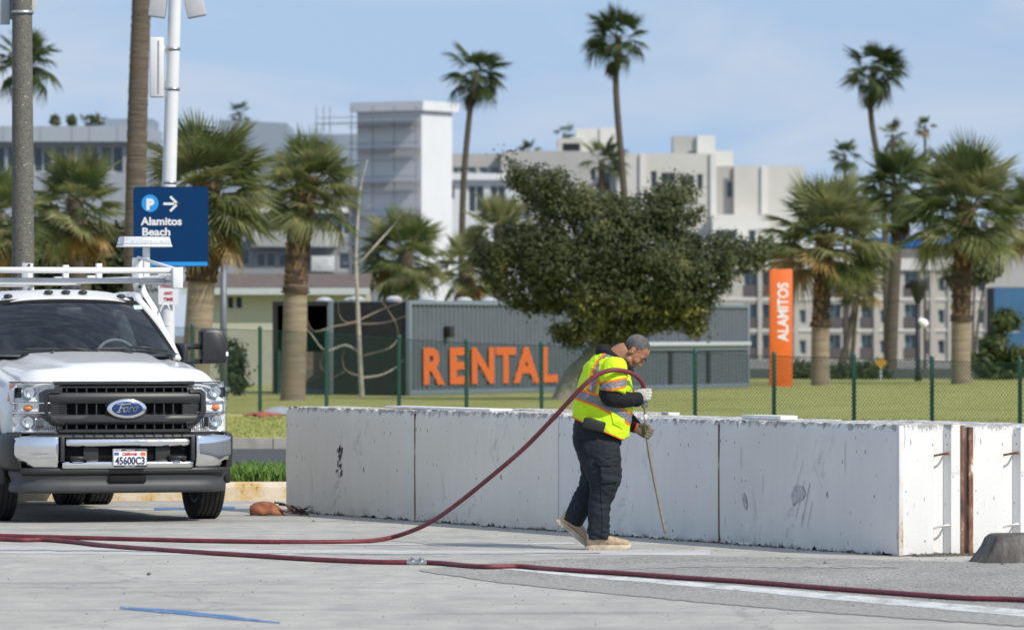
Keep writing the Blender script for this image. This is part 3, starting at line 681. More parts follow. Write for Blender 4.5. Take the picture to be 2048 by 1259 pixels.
o = gpole.build('steel_pole', M('pole_grey', (.17,.19,.22), .5, .3), smooth=True); o.location = gp; tag(o, 'plain grey steel pole in front of the beige house', 'pole')
ysn = empty('diamond_sign', P(1762, 768, 198)); tag(ysn, 'small yellow diamond road sign behind the fence', 'sign')
o = MB(); o.box(-.03,.03,0,.05,-.1,.75); o.build('post', m_ltgrey, ysn)
o = MB(); o.boxc((0,-.01,.75), .32, .02, .32, Matrix.Rotation(pi/4, 3, 'Y')); o.build('plate', M('sign_yellow', (.50,.28,.03), .6), ysn)

# ------------------------------------------------------------------ buildings
m_pane = M('window_pane', (.035,.05,.065), .12, var=.3, scale=.7, spec=.7)
m_panel_teal = M('window_teal', (.07,.14,.17), .15, var=.3, scale=.7, spec=.7)
m_frame = M('window_frame', (.52,.53,.53), .5)
m_curtain = M('curtain_pale', (.55,.57,.58), .8, var=.2, scale=2)
def facade(root, O, xd, Wd, z0, z1, holes, mat, depth=.25, name='wall', pane=None, balc=None):
    """wall in the root's space with real window openings; holes: (x0, x1, z0, z1[, kind])"""
    xd = Vector(xd).normalized(); nd = Vector((xd.y, -xd.x, 0))      # outward normal
    xs = sorted({0., Wd, *[h[0] for h in holes], *[h[1] for h in holes]}); zs = sorted({z0, z1, *[h[2] for h in holes], *[h[3] for h in holes]})
    pt = lambda x, z, d: Vector(O)+xd*x-nd*d+Vector((0,0,z))
    mb = MB()
    for i in range(len(xs)-1):
        for j in range(len(zs)-1):
            cx = (xs[i]+xs[i+1])/2; cz = (zs[j]+zs[j+1])/2
            if any(h[0] < cx < h[1] and h[2] < cz < h[3] for h in holes): continue
            mb.add([pt(xs[i],zs[j],0), pt(xs[i+1],zs[j],0), pt(xs[i+1],zs[j+1],0), pt(xs[i],zs[j+1],0)], [(0,1,2,3)])
    for h in holes:
        a, b, c, d = h[:4]
        mb.add([pt(a,c,0),pt(b,c,0),pt(b,d,0),pt(a,d,0),pt(a,c,depth),pt(b,c,depth),pt(b,d,depth),pt(a,d,depth)], [(0,1,5,4),(1,2,6,5),(2,3,7,6),(3,0,4,7)])
    o = mb.build(name, mat, root, fix=False)
    for h in holes:
        a, b, c, d = h[:4]; kind = h[4] if len(h) > 4 else 'w'
        f = MB(); t = min(.09, (b-a)*.12)
        ins = depth*.6 if kind != 'b' else depth
        def bar(x0, x1, w0, w1, d0, d1): f.add([pt(x0,w0,d0),pt(x1,w0,d0),pt(x1,w1,d0),pt(x0,w1,d0),pt(x0,w0,d1),pt(x1,w0,d1),pt(x1,w1,d1),pt(x0,w1,d1)], [(0,1,2,3),(7,6,5,4),(0,4,5,1),(1,5,6,2),(2,6,7,3),(3,7,4,0)])
        bar(a, a+t, c, d, ins-.04, ins+.02); bar(b-t, b, c, d, ins-.04, ins+.02); bar(a+t, b-t, c, c+t, ins-.04, ins+.02); bar(a+t, b-t, d-t, d, ins-.04, ins+.02)
        if b-a > 1.0: bar((a+b)/2-t/2, (a+b)/2+t/2, c+t, d-t, ins-.04, ins+.02)
        wo = f.build('window', m_frame, root, fix=False)
        g = MB(); g.add([pt(a,c,ins),pt(b,c,ins),pt(b,d,ins),pt(a,d,ins)], [(0,1,2,3)]); g.build('pane', pane or m_pane, wo, fix=False)
        if kind == 'b':      # balcony: solid railing in front of the recess
            r = MB(); hh = c+(d-c)*.45; q = lambda x, z, e: pt(x, z, e)
            r.add([q(a-.05,c,-.08),q(b+.05,c,-.08),q(b+.05,hh,-.08),q(a-.05,hh,-.08),q(a-.05,c,.0),q(b+.05,c,.0),q(b+.05,hh,.0),q(a-.05,hh,.0)], [(0,1,2,3),(7,6,5,4),(0,4,5,1),(1,5,6,2),(2,6,7,3),(3,7,4,0)])
            r.build('balcony_rail', balc, root, fix=False)
    return o
def bldg(name, px, Y, rz=0., label='', zb=-2.0):
    r = empty(name, (P(px, 0, Y).x, Y, 0), rz); tag(r, label, 'building'); return r
def rectz(r, Y, x0, y0, x1, y1, rx=None):
    """pixel rectangle on the frontal facade of building r -> local (x0, x1, z0, z1)"""
    bx = r.location.x; a = P(x0, y1, Y); b = P(x1, y0, Y); return (a.x-bx, b.x-bx, a.z, b.z)
def solid(r, x0, x1, y0, y1, z0, z1, mat, name='wall', bevel=0):
    o = MB(); o.box(x0, x1, y0, y1, z0, z1); return o.build(name, mat, r, bevel=bevel)

# hotel on the right (Y = 530)
Yh = 530.; hb = bldg('hotel', 1440, Yh, 0, 'cream four storey apartment hotel with dark balconies behind the right palms')
m_cream = M('cream_render', (.46,.435,.385), .85, var=.06, scale=.3); m_brownrail = M('brown_railing', (.10,.085,.085), .7); m_corn = M('cornice_white', (.62,.61,.57), .8)
m_shing = M('grey_shingle', (.17,.165,.165), .9, var=.2, scale=1.5)
hol = []
rows = [(543, 592), (607, 656), (668, 717)]
for y0, y1 in rows:
    for x0, x1 in ((1488,1516),(1524,1543),(1658,1682),(1686,1697),(1722,1745),(1809,1836),(1905,1922)): hol.append((*rectz(hb, Yh, x0, y0, x1, y1), 'b'))
    for x0, x1 in ((1599,1612),(1760,1774),(1876,1889),(1850,1858),(1955,1967)): hol.append((*rectz(hb, Yh, x0, y0+12, x1, y1-10), 'w'))
x0_, x1_, zb_, zt_ = rectz(hb, Yh, 1440, 540, 1986, 860)
facade(hb, (0,0,0), (1,0,0), x1_, -6, zt_, [h for h in hol], m_cream, .6, pane=m_panel_teal, balc=m_brownrail)
solid(hb, x1_-.3, x1_, .001, 14, -6, zt_, m_cream, 'side_wall')
solid(hb, -.2, x1_+.3, -.35, 14, zt_, zt_+1.1, m_corn, 'cornice')
solid(hb, -.4, x1_+.4, -.25, 14, zt_+1.1, zt_+2.0, m_shing, 'roof')
for y in (598, 660, 722):
    z = P(0, y, Yh).z; solid(hb, 0, x1_, -.12, -.002, z-.12, z+.12, m_corn, 'floor_band')
for px in (1520, 1550, 1592, 1640, 1703, 1752, 1782, 1845, 1865, 1900, 1940, 1975):
    x = P(px, 0, Yh).x-hb.location.x; solid(hb, x-.2, x+.2, -.22, -.13, -6, zt_-.002, m_cream, 'pilaster')
x0, x1, z0, z1 = rectz(hb, Yh, 1440, 742, 1990, 728); solid(hb, -1, x1_+1, -2, -.25, -6, P(0, 724, Yh).z, M('garden_wall', (.42,.41,.36), .9), 'plinth')

# blue roofed cafe block above the hotel
Yb = 585.; cb = bldg('terrace_building', 1740, Yb, 0, 'building with bright blue awning band behind the hotel roof')
X = lambda px, r, Y: P(px, 0, Y).x-r.location.x
Z = lambda py, Y: P(0, py, Y).z
solid(cb, 0, X(1968, cb, Yb), 2, 12, -6, Z(476, Yb), m_ltgrey, 'wall')
solid(cb, 0, X(1968, cb, Yb), -.5, 2, Z(493, Yb), Z(474, Yb), M('awning_blue', (.02,.14,.50), .5), 'awning')
solid(cb, 0, X(1968, cb, Yb), 1.2, 1.9, Z(510, Yb), Z(494, Yb), m_pane, 'window_band')
solid(cb, 0, X(1968, cb, Yb), -.3, 2, Z(527, Yb), Z(511, Yb), M('parapet_light_blue', (.24,.44,.58), .6), 'parapet')
o = MB(); a, b = X(1855, cb, Yb), X(1925, cb, Yb); o.prism([(a, Z(474, Yb)), (b, Z(474, Yb)), (b, Z(465, Yb)), ((a+b)/2, Z(446, Yb)), (a, Z(465, Yb))], 3, 9, lambda p, q, d: Vector((p, d, q))); o.build('gable', m_ltgrey, cb)
fr_ = bldg('pale_house', 1975, 570, 0, 'pale house with small windows at the right frame edge')
a = X(2120, fr_, 570); hl = [(X(q, fr_, 570), X(q+7, fr_, 570), Z(512, 570), Z(488, 570)) for q in (1978, 1990, 2002, 2030)]
facade(fr_, (0,0,0), (1,0,0), a, -5, Z(440, 570), hl, M('pale_render', (.42,.41,.40), .85), .3); solid(fr_, 0, a, .3, 9, -5, Z(438, 570), m_shing, 'back')
bl = bldg('blue_building', 1988, 500, 0, 'blue panelled building cut off by the right frame edge')
hl = [(X(1995, bl, 500), X(2042, bl, 500), Z(q+24, 500), Z(q, 500)) for q in (640, 700)]
facade(bl, (0,0,0), (1,0,0), X(2140, bl, 500), -5, Z(575, 500), hl, M('panel_blue', (.05,.14,.25), .4, var=.15, scale=.5), .3); solid(bl, 0, X(2140, bl, 500), .4, 8, -5, Z(574, 500), m_dark, 'back')
# low dark wall along the far side of the lawn
gw = MB(); gw.box(P(1480,0,206).x, 24, 206, 206.4, -.6, Z(737, 206)); tag(gw.build('boundary_wall', M('slate_wall', (.09,.10,.105), .9, var=.2)), 'low slate grey wall at the back of the lawn', 'wall')

# beige condominium (Y = 450)
Yc = 600.; cn = bldg('condominium', 895, Yc, 0, 'cream condominium block with rooftop boxes behind the dark tree')
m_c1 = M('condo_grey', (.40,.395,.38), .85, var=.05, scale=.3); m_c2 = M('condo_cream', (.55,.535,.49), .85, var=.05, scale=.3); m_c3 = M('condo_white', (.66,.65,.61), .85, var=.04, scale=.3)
def cf(x0, x1, ytop, holes, mat, d=0., pane=None):
    a, b = X(x0, cn, Yc), X(x1, cn, Yc)
    hs = [(X(h[0], cn, Yc)-a, X(h[1], cn, Yc)-a, Z(h[3], Yc), Z(h[2], Yc), *h[4:]) for h in holes]
    facade(cn, (a, d, 0), (1,0,0), b-a, -4, Z(ytop, Yc), hs, mat, .5, pane=pane, balc=m_c3)
    solid(cn, a, b, d+.6, d+12, -4, Z(ytop, Yc)-.02, mat, 'block')
    solid(cn, b-.02, b, d+.002, d+.6, -4, Z(ytop, Yc)-.03, mat, 'return_wall')
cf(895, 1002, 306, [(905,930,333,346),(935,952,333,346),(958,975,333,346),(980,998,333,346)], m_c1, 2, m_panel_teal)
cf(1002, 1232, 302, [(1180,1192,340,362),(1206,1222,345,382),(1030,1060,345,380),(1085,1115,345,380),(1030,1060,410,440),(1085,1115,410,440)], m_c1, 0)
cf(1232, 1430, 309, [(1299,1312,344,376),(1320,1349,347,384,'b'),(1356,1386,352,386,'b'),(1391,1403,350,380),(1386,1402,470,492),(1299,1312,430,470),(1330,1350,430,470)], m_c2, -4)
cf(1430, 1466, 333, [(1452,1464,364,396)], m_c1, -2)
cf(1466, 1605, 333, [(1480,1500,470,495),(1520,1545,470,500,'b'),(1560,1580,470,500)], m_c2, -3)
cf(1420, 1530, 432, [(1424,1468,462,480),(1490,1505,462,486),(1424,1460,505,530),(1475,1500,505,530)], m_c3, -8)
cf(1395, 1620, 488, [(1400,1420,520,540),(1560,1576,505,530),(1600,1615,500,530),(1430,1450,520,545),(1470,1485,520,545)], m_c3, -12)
def rb(x0, y0, x1, y1, mat, d0=2, d1=8, nm='roof_box'): solid(cn, X(x0, cn, Yc), X(x1, cn, Yc), d0, d1, Z(y1, Yc), Z(y0, Yc), mat, nm)
rb(1346, 272, 1394, 312, m_c1, 0, 6); rb(1394, 271, 1430, 312, m_c3, -.5, 6); rb(1430, 302, 1466, 336, m_c3, 0, 5)
rb(1152, 256, 1200, 306, m_c3); rb(1200, 254, 1242, 312, m_c3, 1.8); rb(1116, 276, 1166, 304, m_c2, 1)
rb(1126, 286, 1160, 301, m_dark, .93, .99, 'louvre'); rb(1376, 303, 1390, 311, m_pane, -.07, -.005, 'window')
solid(cn, X(1278, cn, Yc), X(1288, cn, Yc), -4.3, -4.01, -4, Z(309.5, Yc), m_c3, 'pilaster'); solid(cn, X(1418, cn, Yc), X(1430, cn, Yc), -4.3, -4.01, -4, Z(309.5, Yc), m_c3, 'pilaster')
solid(cn, X(1520, cn, Yc), X(1532, cn, Yc), -3.3, -3.01, Z(430, Yc), Z(334, Yc), m_c3, 'pilaster'); 

# scaffolded white tower (Y = 380)
Yt = 380.; tw = bldg('tower', 843, Yt, 0, 'white stair tower wrapped in scaffolding with a flat overhanging top')
m_tw = M('tower_white', (.66,.68,.70), .8, var=.04, scale=.3); m_tw2 = M('tower_net', (.42,.43,.45), .9, var=.14, scale=1.2)
th = radians(32); aL = 131/F*Yt/cos(th); aR = 60/F*Yt/sin(th)
d1 = Vector((-cos(th), sin(th), 0)); d2 = Vector((sin(th), cos(th), 0))
def rotbox(root, o0, la, lb, z0, z1, mat, name, bevel=0):
    mb = MB(); q = [o0, o0+d2*lb, o0+d2*lb+d1*la, o0+d1*la]
    mb.add([Vector((p.x, p.y, z)) for z in (z0, z1) for p in q], [(3,2,1,0),(4,5,6,7),(0,1,5,4),(1,2,6,5),(2,3,7,6),(3,0,4,7)]); return mb.build(name, mat, root, bevel=bevel)
O0 = Vector((0,0,0)); zt1 = Z(221, Yt)
rotbox(tw, O0, aL, aR, -3, zt1, m_tw, 'shaft')
rotbox(tw, O0-d1*.35-d2*.35, aL+.7, aR+.7, zt1, Z(202, Yt), m_tw, 'cap')
m_scaf = M('scaffold_steel', (.22,.23,.25), .5, .3)
nv = -d2
for i in range(4):
    p = O0+d1*(aL*i/3)-d2*.7
    o = MB(); o.tube([Vector((p.x,p.y,-3)), Vector((p.x,p.y,Z(212, Yt)))], .032, 6); o.build('scaffold_pole', m_scaf, tw)
for y in (232, 252, 285, 320, 352, 385, 420, 455):
    o = MB(); a = O0-d2*.7-d1*.2; b = O0-d2*.7+d1*(aL+(2.8 if y < 240 else .2)); zz = Z(y, Yt); o.tube([Vector((a.x,a.y,zz)), Vector((b.x,b.y,zz))], .026, 6); o.build('scaffold_rail', m_scaf, tw)
    if y in (232, 285, 352, 420):
        o = MB(); q = [O0-d2*.1, O0-d2*1.1, O0-d2*1.1+d1*(aL+(2.8 if y < 240 else .2)), O0-d2*.1+d1*(aL+(2.8 if y < 240 else .2))]
        o.add([Vector((p.x,p.y,z)) for z in (zz-.42, zz-.38) for p in q], [(3,2,1,0),(4,5,6,7),(0,1,5,4),(1,2,6,5),(2,3,7,6),(3,0,4,7)]); o.build('scaffold_deck', m_scaf, tw)
for px in (640, 655, 668):
    o = MB(); p = O0+d1*((843-px)/F*Yt/cos(th))-d2*.7; o.tube([Vector((p.x,p.y,Z(262,Yt))), Vector((p.x,p.y,Z(210,Yt)))], .03, 5); o.build('scaffold_pole', m_scaf, tw)
wb = bldg('wing_building', 690, 384, 0, 'grey netted building wing below the scaffolded tower')
Yw = 392.
solid(wb, 0, X(870, wb, Yw), 8, 16, -4, Z(345, Yw), m_tw2, 'wall')
for y in (372, 410, 448, 486, 524):
    solid(wb, -.3, X(872, wb, Yw), 7.0, 8.02, Z(y+4, Yw), Z(y, Yw), m_scaf, 'net_band')
for px in (700, 735, 770, 805, 840):
    solid(wb, X(px, wb, Yw), X(px+3, wb, Yw), 6.9, 7.02, -4, Z(344, Yw), m_scaf, 'net_post')
wh = bldg('white_annex', 862, 398, 0, 'white flat roofed annex with dark square windows right of the tower')
Yn = 398.
hl = [(X(a, wh, Yn), X(b, wh, Yn), Z(d, Yn), Z(c, Yn)) for a, b, c, d in ((870,888,366,398),(891,909,366,398),(936,968,370,425),(980,1011,370,425))]
facade(wh, (0,0,0), (1,0,0), X(1042, wh, Yn), -4, Z(360, Yn), hl, M('annex_white', (.60,.63,.66), .7, var=.05), .3); solid(wh, 0, X(1042, wh, Yn), .4, 9, -4, Z(361, Yn), m_tw, 'back')
solid(wh, -.4, X(1046, wh, Yn), -.5, 9, Z(360, Yn), Z(347, Yn), m_tw, 'roof_slab')
# apartment house with long balconies (Y = 420)
Ya = 420.; ap = bldg('apartment_house', 470, Ya, 0, 'grey apartment house with long pale balconies behind the left palm')
m_ap = M('apartment_grey', (.27,.29,.315), .85, var=.06); m_apl = M('balcony_pale', (.47,.49,.48), .8, var=.05)
hl = [(X(a, ap, Ya), X(b, ap, Ya), Z(d, Ya), Z(c, Ya)) for a, b, c, d in ((520,540,432,462),(545,575,432,462),(612,626,438,464),(640,652,440,466),(672,700,440,470),(480,500,498,532),(512,552,504,534),(556,578,506,534),(618,628,510,540),(676,702,505,540),(470,485,555,563),(525,542,553,563))]
facade(ap, (0,0,0), (1,0,0), X(712, ap, Ya), -4, Z(414, Ya), hl, m_ap, .3); solid(ap, 0, X(712, ap, Ya), .4, 10, -4, Z(415, Ya), m_ap, 'back')
solid(ap, X(505, ap, Ya), X(676, ap, Ya), -1.2, -.01, Z(494, Ya), Z(463, Ya), m_apl, 'balcony', .02)
solid(ap, X(480, ap, Ya), X(712, ap, Ya), -1.3, -.01, Z(426, Ya), Z(416, Ya), m_tw, 'balcony_roof', .02)
solid(ap, X(623, ap, Ya), X(669, ap, Ya), -.9, -.02, Z(543, Ya), Z(512, Ya), m_curtain, 'bay', .02)
solid(ap, X(628, ap, Ya), X(641, ap, Ya), -.4, -.02, Z(466, Ya), Z(436, Ya), m_curtain, 'door', .02)
o = MB(); o.prism([(0, Z(414, Ya)), (X(712, ap, Ya), Z(414, Ya)), (X(700, ap, Ya), Z(372, Ya)), (X(560, ap, Ya), Z(385, Ya))], 1, 9, lambda p, q, d: Vector((p, d, q))); o.build('roof', m_shing, ap)
gy = bldg('grey_hall', 375, 470, 0, 'large plain blue grey hall behind the palms left of the tower')
o = MB(); Yy = 470; o.prism([(X(440,gy,Yy), -4), (X(715,gy,Yy), -4), (X(715,gy,Yy), Z(268,Yy)), (X(575,gy,Yy), Z(268,Yy)), (X(574,gy,Yy), Z(246,Yy)), (X(455,gy,Yy), Z(240,Yy)), (X(440,gy,Yy), Z(240,Yy))], 0, 15, lambda p, q, d: Vector((p, d, q))); o.build('wall', M('hall_grey', (.25,.30,.36), .7, var=.04), gy)
lb = bldg('long_building', -40, 400, 0, 'long low building with pale roof parapet behind the lamp post')
Yq = 400.
hl = [(X(a, lb, Yq), X(b, lb, Yq), Z(345, Yq), Z(292, Yq)) for a, b in ((-30,10),(14,60),(66,104),(110,150),(160,196),(202,246),(252,292))]
facade(lb, (0,0,0), (1,0,0), X(300, lb, Yq), -4, Z(284, Yq), hl, M('long_grey', (.30,.33,.37), .8), .8); solid(lb, 0, X(300, lb, Yq), .9, 12, -4, Z(285, Yq), m_ap, 'back')
solid(lb, -.5, X(303, lb, Yq), -.8, 12, Z(284, Yq), Z(253, Yq), M('parapet_pale', (.33,.37,.42), .6, var=.05), 'parapet'); solid(lb, X(203, lb, Yq), X(300, lb, Yq), 3, 10, Z(253, Yq), Z(234, Yq), M('hall_grey', (.25,.30,.36), .7), 'roof_box')
for px in (8, 82, 145, 180, 236): solid(lb, X(px, lb, Yq), X(px+1.2, lb, Yq), -.83, -.802, Z(283, Yq), Z(254, Yq), m_ap, 'joint')
# beige single storey house (Y = 180)
Ye = 182.; be = bldg('beige_house', 395, Ye, 0, 'low beige house with brown roof and one small double window')
m_be = M('beige_siding', (.43,.43,.36), .8, var=.04); m_sh2 = M('brown_shingle', (.13,.105,.09), .9, var=.25, scale=5)
hl = [(X(454, be, Ye), X(468, be, Ye), Z(617, Ye), Z(592, Ye)), (X(471, be, Ye), X(485, be, Ye), Z(617, Ye), Z(592, Ye))]
facade(be, (0,0,0), (1,0,0), X(735, be, Ye), -.3, Z(588, Ye), hl, m_be, .15); solid(be, 0, X(735, be, Ye), .2, 6, -.3, Z(588, Ye), m_be, 'back')
solid(be, -.5, X(740, be, Ye), -.7, -.5, Z(589, Ye), Z(576, Ye), m_ltgrey, 'fascia')
solid(be, -.5, X(740, be, Ye), -.5, .8, Z(582, Ye), Z(578, Ye), m_be, 'soffit')
o = MB(); a, b = -.5, X(740, be, Ye); z0, z1 = Z(577, Ye), Z(545, Ye); o.add([(a,-.7,z0),(b,-.7,z0),(b,2.5,z1),(a,2.5,z1),(a,6,z0),(b,6,z0)], [(0,1,2,3),(3,2,5,4)]); o.build('roof', m_sh2, be, fix=False, solid=.06)
# ================================================================== TREES
m_fg = [mat_leaf('frond_green', (.075,.12,.035), (.155,.195,.065), (.28,.28,.12), 1.2, .35), mat_leaf('frond_pale', (.17,.20,.09), (.29,.30,.14), (.42,.38,.20), 1.2, .35),
        mat_leaf('frond_dry', (.24,.16,.07), (.42,.28,.11), (.54,.39,.18), 1.2), mat_leaf('frond_dead', (.06,.04,.028), (.11,.075,.05), (.16,.11,.07), 1.2, .1),
        mat_leaf('frond_dark', (.035,.06,.02), (.07,.10,.03), (.13,.15,.05), 1.2)]
def frond_mesh(seed, R=1.0, Lp=.85, spread=125, nseg=26, droop=.35, pleat=.03, wind=0., petw=.022):
    r = random.Random(seed); mb = MB(); mb.tube([(0,0,0),(Lp*.5,0,-.02*Lp),(Lp,0,-.07*Lp)], [petw,petw*.7,petw*.5], 4)
    c = Vector((Lp, 0, -.07*Lp))
    for i in range(nseg):
        a = radians(lerp(-spread, spread, (i+.5)/nseg))+r.uniform(-.02, .02); da = radians(spread)/nseg*1.02
        L = R*(1-.28*(abs(a)/radians(spread))**2)*r.uniform(.88, 1.05); d = Vector((cos(a), sin(a), 0))
        zup = .10*R*math.sin(abs(a))                      # blade folds up along the midrib
        dr = droop*R*r.uniform(.6, 1.5)
        m1 = c+Vector((cos(a-da), sin(a-da), 0))*L*.50+Vector((0,0,zup*.8-dr*.16)); m2 = c+Vector((cos(a+da), sin(a+da), 0))*L*.50+Vector((0,0,zup*.8-dr*.16))
        mm_ = c+d*L*.50+Vector((0,0,zup*.8-dr*.16-pleat)); tip = c+d*L*.97+Vector((0, wind*dr*.5, zup*.6-dr))
        k = .25; q1 = m1.lerp(tip, .6)*1.; q2 = m2.lerp(tip, .6)
        mb.add([c, m1, mm_, m2, tip], [(0,1,2),(0,2,3),(1,4,2),(2,4,3)])
    return mb.mesh('frond', False, fix=False)
FV = [frond_mesh(s, 1.05, .75, 102+8*(s % 3), 34, d) for s, d in ((1,.06),(2,.14),(3,.24),(4,.36),(5,.20),(6,.55))]
FW = [frond_mesh(s+20, 1., .70, 108, 24, d, .04, .6) for s, d in ((1,.22),(2,.42),(3,.65))]
FD = [frond_mesh(s+40, 1., .5, 52, 16, d, .05) for s, d in ((1,.2),(2,.4))]
for me in FV+FW+FD: me.materials.append(m_fg[0])
m_tsm = M('palm_trunk_tan', (.27,.215,.155), .9, var=.28, scale=3, bmp=.6, bscale=9, bdist=.03, stretch=(.4,.4,4))
m_trg = M('palm_trunk_shag', (.085,.058,.040), .95, var=.45, scale=6, bmp=.8, bscale=12, bdist=.05)
m_tdk = M('palm_trunk_dark', (.085,.068,.055), .9, var=.25, scale=3, bmp=.6, bscale=9, bdist=.03, stretch=(.5,.5,4))
m_tgb = M('palm_trunk_grey_brown', (.135,.108,.085), .9, var=.35, scale=4, bmp=1., bscale=7, bdist=.06, stretch=(.3,.3,4))
m_boot = M('palm_leaf_boot', (.26,.16,.10), .9, var=.4, scale=8)
def palm(px, base_y, Y, crown, R, n, label, trunk_px, smooth_y=None, style='fan', seed=1, bend=None, lo=-55, hi=82, mats=(0,1,2), skirt=0, sparse=1.0, name='fan_palm', boots=True, trunk_mat=None, zbase=None, droop_pow=1.0, wind=0.):
    """px, base_y: foot in the photo at distance Y; crown: (px, py) of its heart; R: crown radius in px"""
    r = random.Random(seed); B = P(px, base_y, Y); B.z = lawn_z(B.x, Y) if zbase is None else zbase
    T = P(crown[0], crown[1], Y)-B; root = empty(name, B); tag(root, label, 'palm tree'); k = Y/F; Rm = R*k
    tr = trunk_px*k/2; sq = .78 if style != 'fan' else .86
    mids = [Vector((0,0,-.2))]+[Vector((P(bx, by, Y).x-B.x, 0, P(0, by, Y).z-B.z)) for bx, by in (bend or [])]+[T]
    ctr = catmull(mids, 8); zs = (P(0, smooth_y, Y).z-B.z) if smooth_y else None
    def ring_tube(pts, r0, r1, amp, nn):
        mb = MB(); rr = []; pp = []
        for i, p in enumerate(pts):
            t = p.z/max(T.z, .1); rr.append(lerp(r0, r1, max(0, t))*(1+amp*(noise.noise(Vector((i*.9, seed, 0)))))); pp.append(p)
        mb.tube(pp, rr, nn); return mb
    dense = []
    for a, b in zip(ctr, ctr[1:]):
        for q in range(4): dense.append(a.lerp(b, q/4))
    dense.append(ctr[-1])
    if zs is None:
        ring_tube(dense, tr*1.15, tr*.85, .10, 12).build('trunk', trunk_mat or m_tdk, root, smooth=True)
    else:
        lo_ = [p for p in dense if p.z <= zs+.02]; up_ = [p for p in dense if p.z >= zs-.25]
        ring_tube(lo_, tr*1.12, tr*.98, .03, 14).build('trunk', m_tsm, root, smooth=True)
        mb = MB(); rr = [tr*(1.25 if i < 4 else 1.05)*(1+.22*noise.noise(Vector((i*.7, seed*3., 1)))) for i in range(len(up_))]; mb.tube(up_, rr, 14)
        mb.build('shaggy_trunk', m_trg, root, smooth=True)
        if boots:
            bt = MB()
            for i in range(150):
                t = r.random(); p = up_[min(int(t*(len(up_)-1)), len(up_)-2)]; a = r.uniform(0, 2*pi); o_ = Vector((cos(a), sin(a), 0)); s_ = Vector((-sin(a), cos(a), 0))
                w_ = tr*r.uniform(.12, .25); h_ = tr*r.uniform(.4, .9); e = r.uniform(.05, .45 if t > .15 else .6)*tr; p0 = p+o_*tr*1.0
                bt.add([p0-s_*w_, p0+s_*w_, p0+s_*w_*.6+o_*e+Vector((0,0,h_)), p0-s_*w_*.6+o_*e+Vector((0,0,h_))], [(0,1,2,3)])
            tag(bt.build('leaf_boots', m_boot, root, fix=False), kind='stuff')
    ga = pi*(3-sqrt(5))
    if style == 'fan': n = int(n*1.45)
    for i in range(n):
        t = (i+.5)/n; el = radians(lerp(hi, lo, t**droop_pow)+r.uniform(-9, 9)); az = i*ga+r.uniform(-.25, .25)+(.9*sin(i*ga*1.0+seed) if style != 'fan' else .3*sin(i*ga+seed))
        if style == 'fan': me = FV[min(int(t*5+r.random()), 5)]
        else: me = FW[min(int(t*3), 2)]
        if t > 1-skirt and skirt: me = FD[i % 2]; el = radians(r.uniform(-86, -66)); mi = 3
        elif t > .80 and r.random() < .5: mi = mats[2]
        elif r.random() < .55: mi = mats[1]
        else: mi = mats[0]
        f = bpy.data.objects.new('frond', me); C.objects.link(f); f.parent = root
        s = Rm/1.85*r.uniform(.84, 1.1)*(1 if el > -1 else .8)
        f.location = T+Vector((cos(az), sin(az), 0))*tr*.5+Vector((0, 0, -tr*2.2*t-(R*k*.25 if el < radians(-65) else 0)))
        e = Matrix.Rotation(az, 3, 'Z') @ Matrix.Rotation(-el, 3, 'Y') @ Matrix.Rotation(r.uniform(-.5, .5), 3, 'X')
        if wind:
            e = Matrix.Rotation(wind*r.uniform(.4, 1.), 3, 'Y') @ e
        f.rotation_euler = e.to_euler(); f.scale = (s, s*r.uniform(sq, 1.05), s)
        f.material_slots[0].link = 'OBJECT'; f.material_slots[0].material = m_fg[mi]
    return root
# mid distance fan palms
palm(160, 800, 135, (150,395), 118, 32, 'bushy fan palm between the pebbled lamp post and the tall bare trunk', 40, seed=2, wind=.14, lo=-60)
palm(-10, 800, 132, (-12,425), 120, 28, 'fan palm fronds reaching in from the left frame edge', 40, seed=3, lo=-60)
palm(386, 790, 125, (415,365), 158, 46, 'broad fan palm behind the blue parking sign with yellowing skirt', 52, smooth_y=545, seed=4, wind=.14, lo=-66, hi=84, mats=(0,1,2))
palm(585, 790, 140, (615,365), 122, 34, 'leaning fan palm with shaggy brown upper trunk left of the bare tree', 45, smooth_y=568, seed=5, wind=.14, bend=[(590,650),(592,560),(602,430)], lo=-32, hi=84, mats=(0,1,1))
palm(795, 800, 188, (812,500), 108, 36, 'fan palm rising directly over the open fronted container', 34, seed=6, wind=.14, lo=-66)
palm(1000, 800, 196, (1002,455), 92, 30, 'pale green fan palm half hidden by the left side of the dark tree', 34, seed=8, lo=-50, mats=(1,1,2))
palm(925, 800, 200, (935,520), 80, 26, 'fan palm with drooping yellow fronds above the container vents', 34, seed=9, lo=-66, mats=(0,1,2))
palm(1641, 771, 178, (1652,470), 152, 34, 'fan palm just right of the orange pylon sign', 34, smooth_y=640, seed=10, wind=.14, bend=[(1641,660),(1645,570)], lo=-34, hi=84)
palm(1922, 767, 184, (1932,410), 155, 34, 'fan palm with smooth tan lower trunk near the right frame edge', 36, smooth_y=628, seed=12, wind=.14, bend=[(1922,650),(1925,540)], lo=-34, hi=86, mats=(0,1,1))
palm(1780, 762, 212, (1800,370), 105, 34, 'dark fan palm with brown skirt between the two right palms', 24, seed=13, bend=[(1785,620)], lo=-70, mats=(0,4,2), skirt=.22, trunk_mat=m_tdk)
palm(2075, 780, 186, (2070,420), 95, 24, 'fan palm mostly outside the right frame edge', 30, seed=14, lo=-50)
palm(1700, 762, 225, (1716,575), 62, 22, 'small thin palm with grey fronds in front of the hotel', 9, seed=15, lo=-30, mats=(4,0,2), trunk_mat=m_tdk)
palm(1668, 762, 224, (1712,600), 40, 10, 'thin leaning palm trunk in front of the hotel', 12, seed=16, lo=-10, mats=(4,0,3), bend=[(1690,700)], trunk_mat=m_tdk)
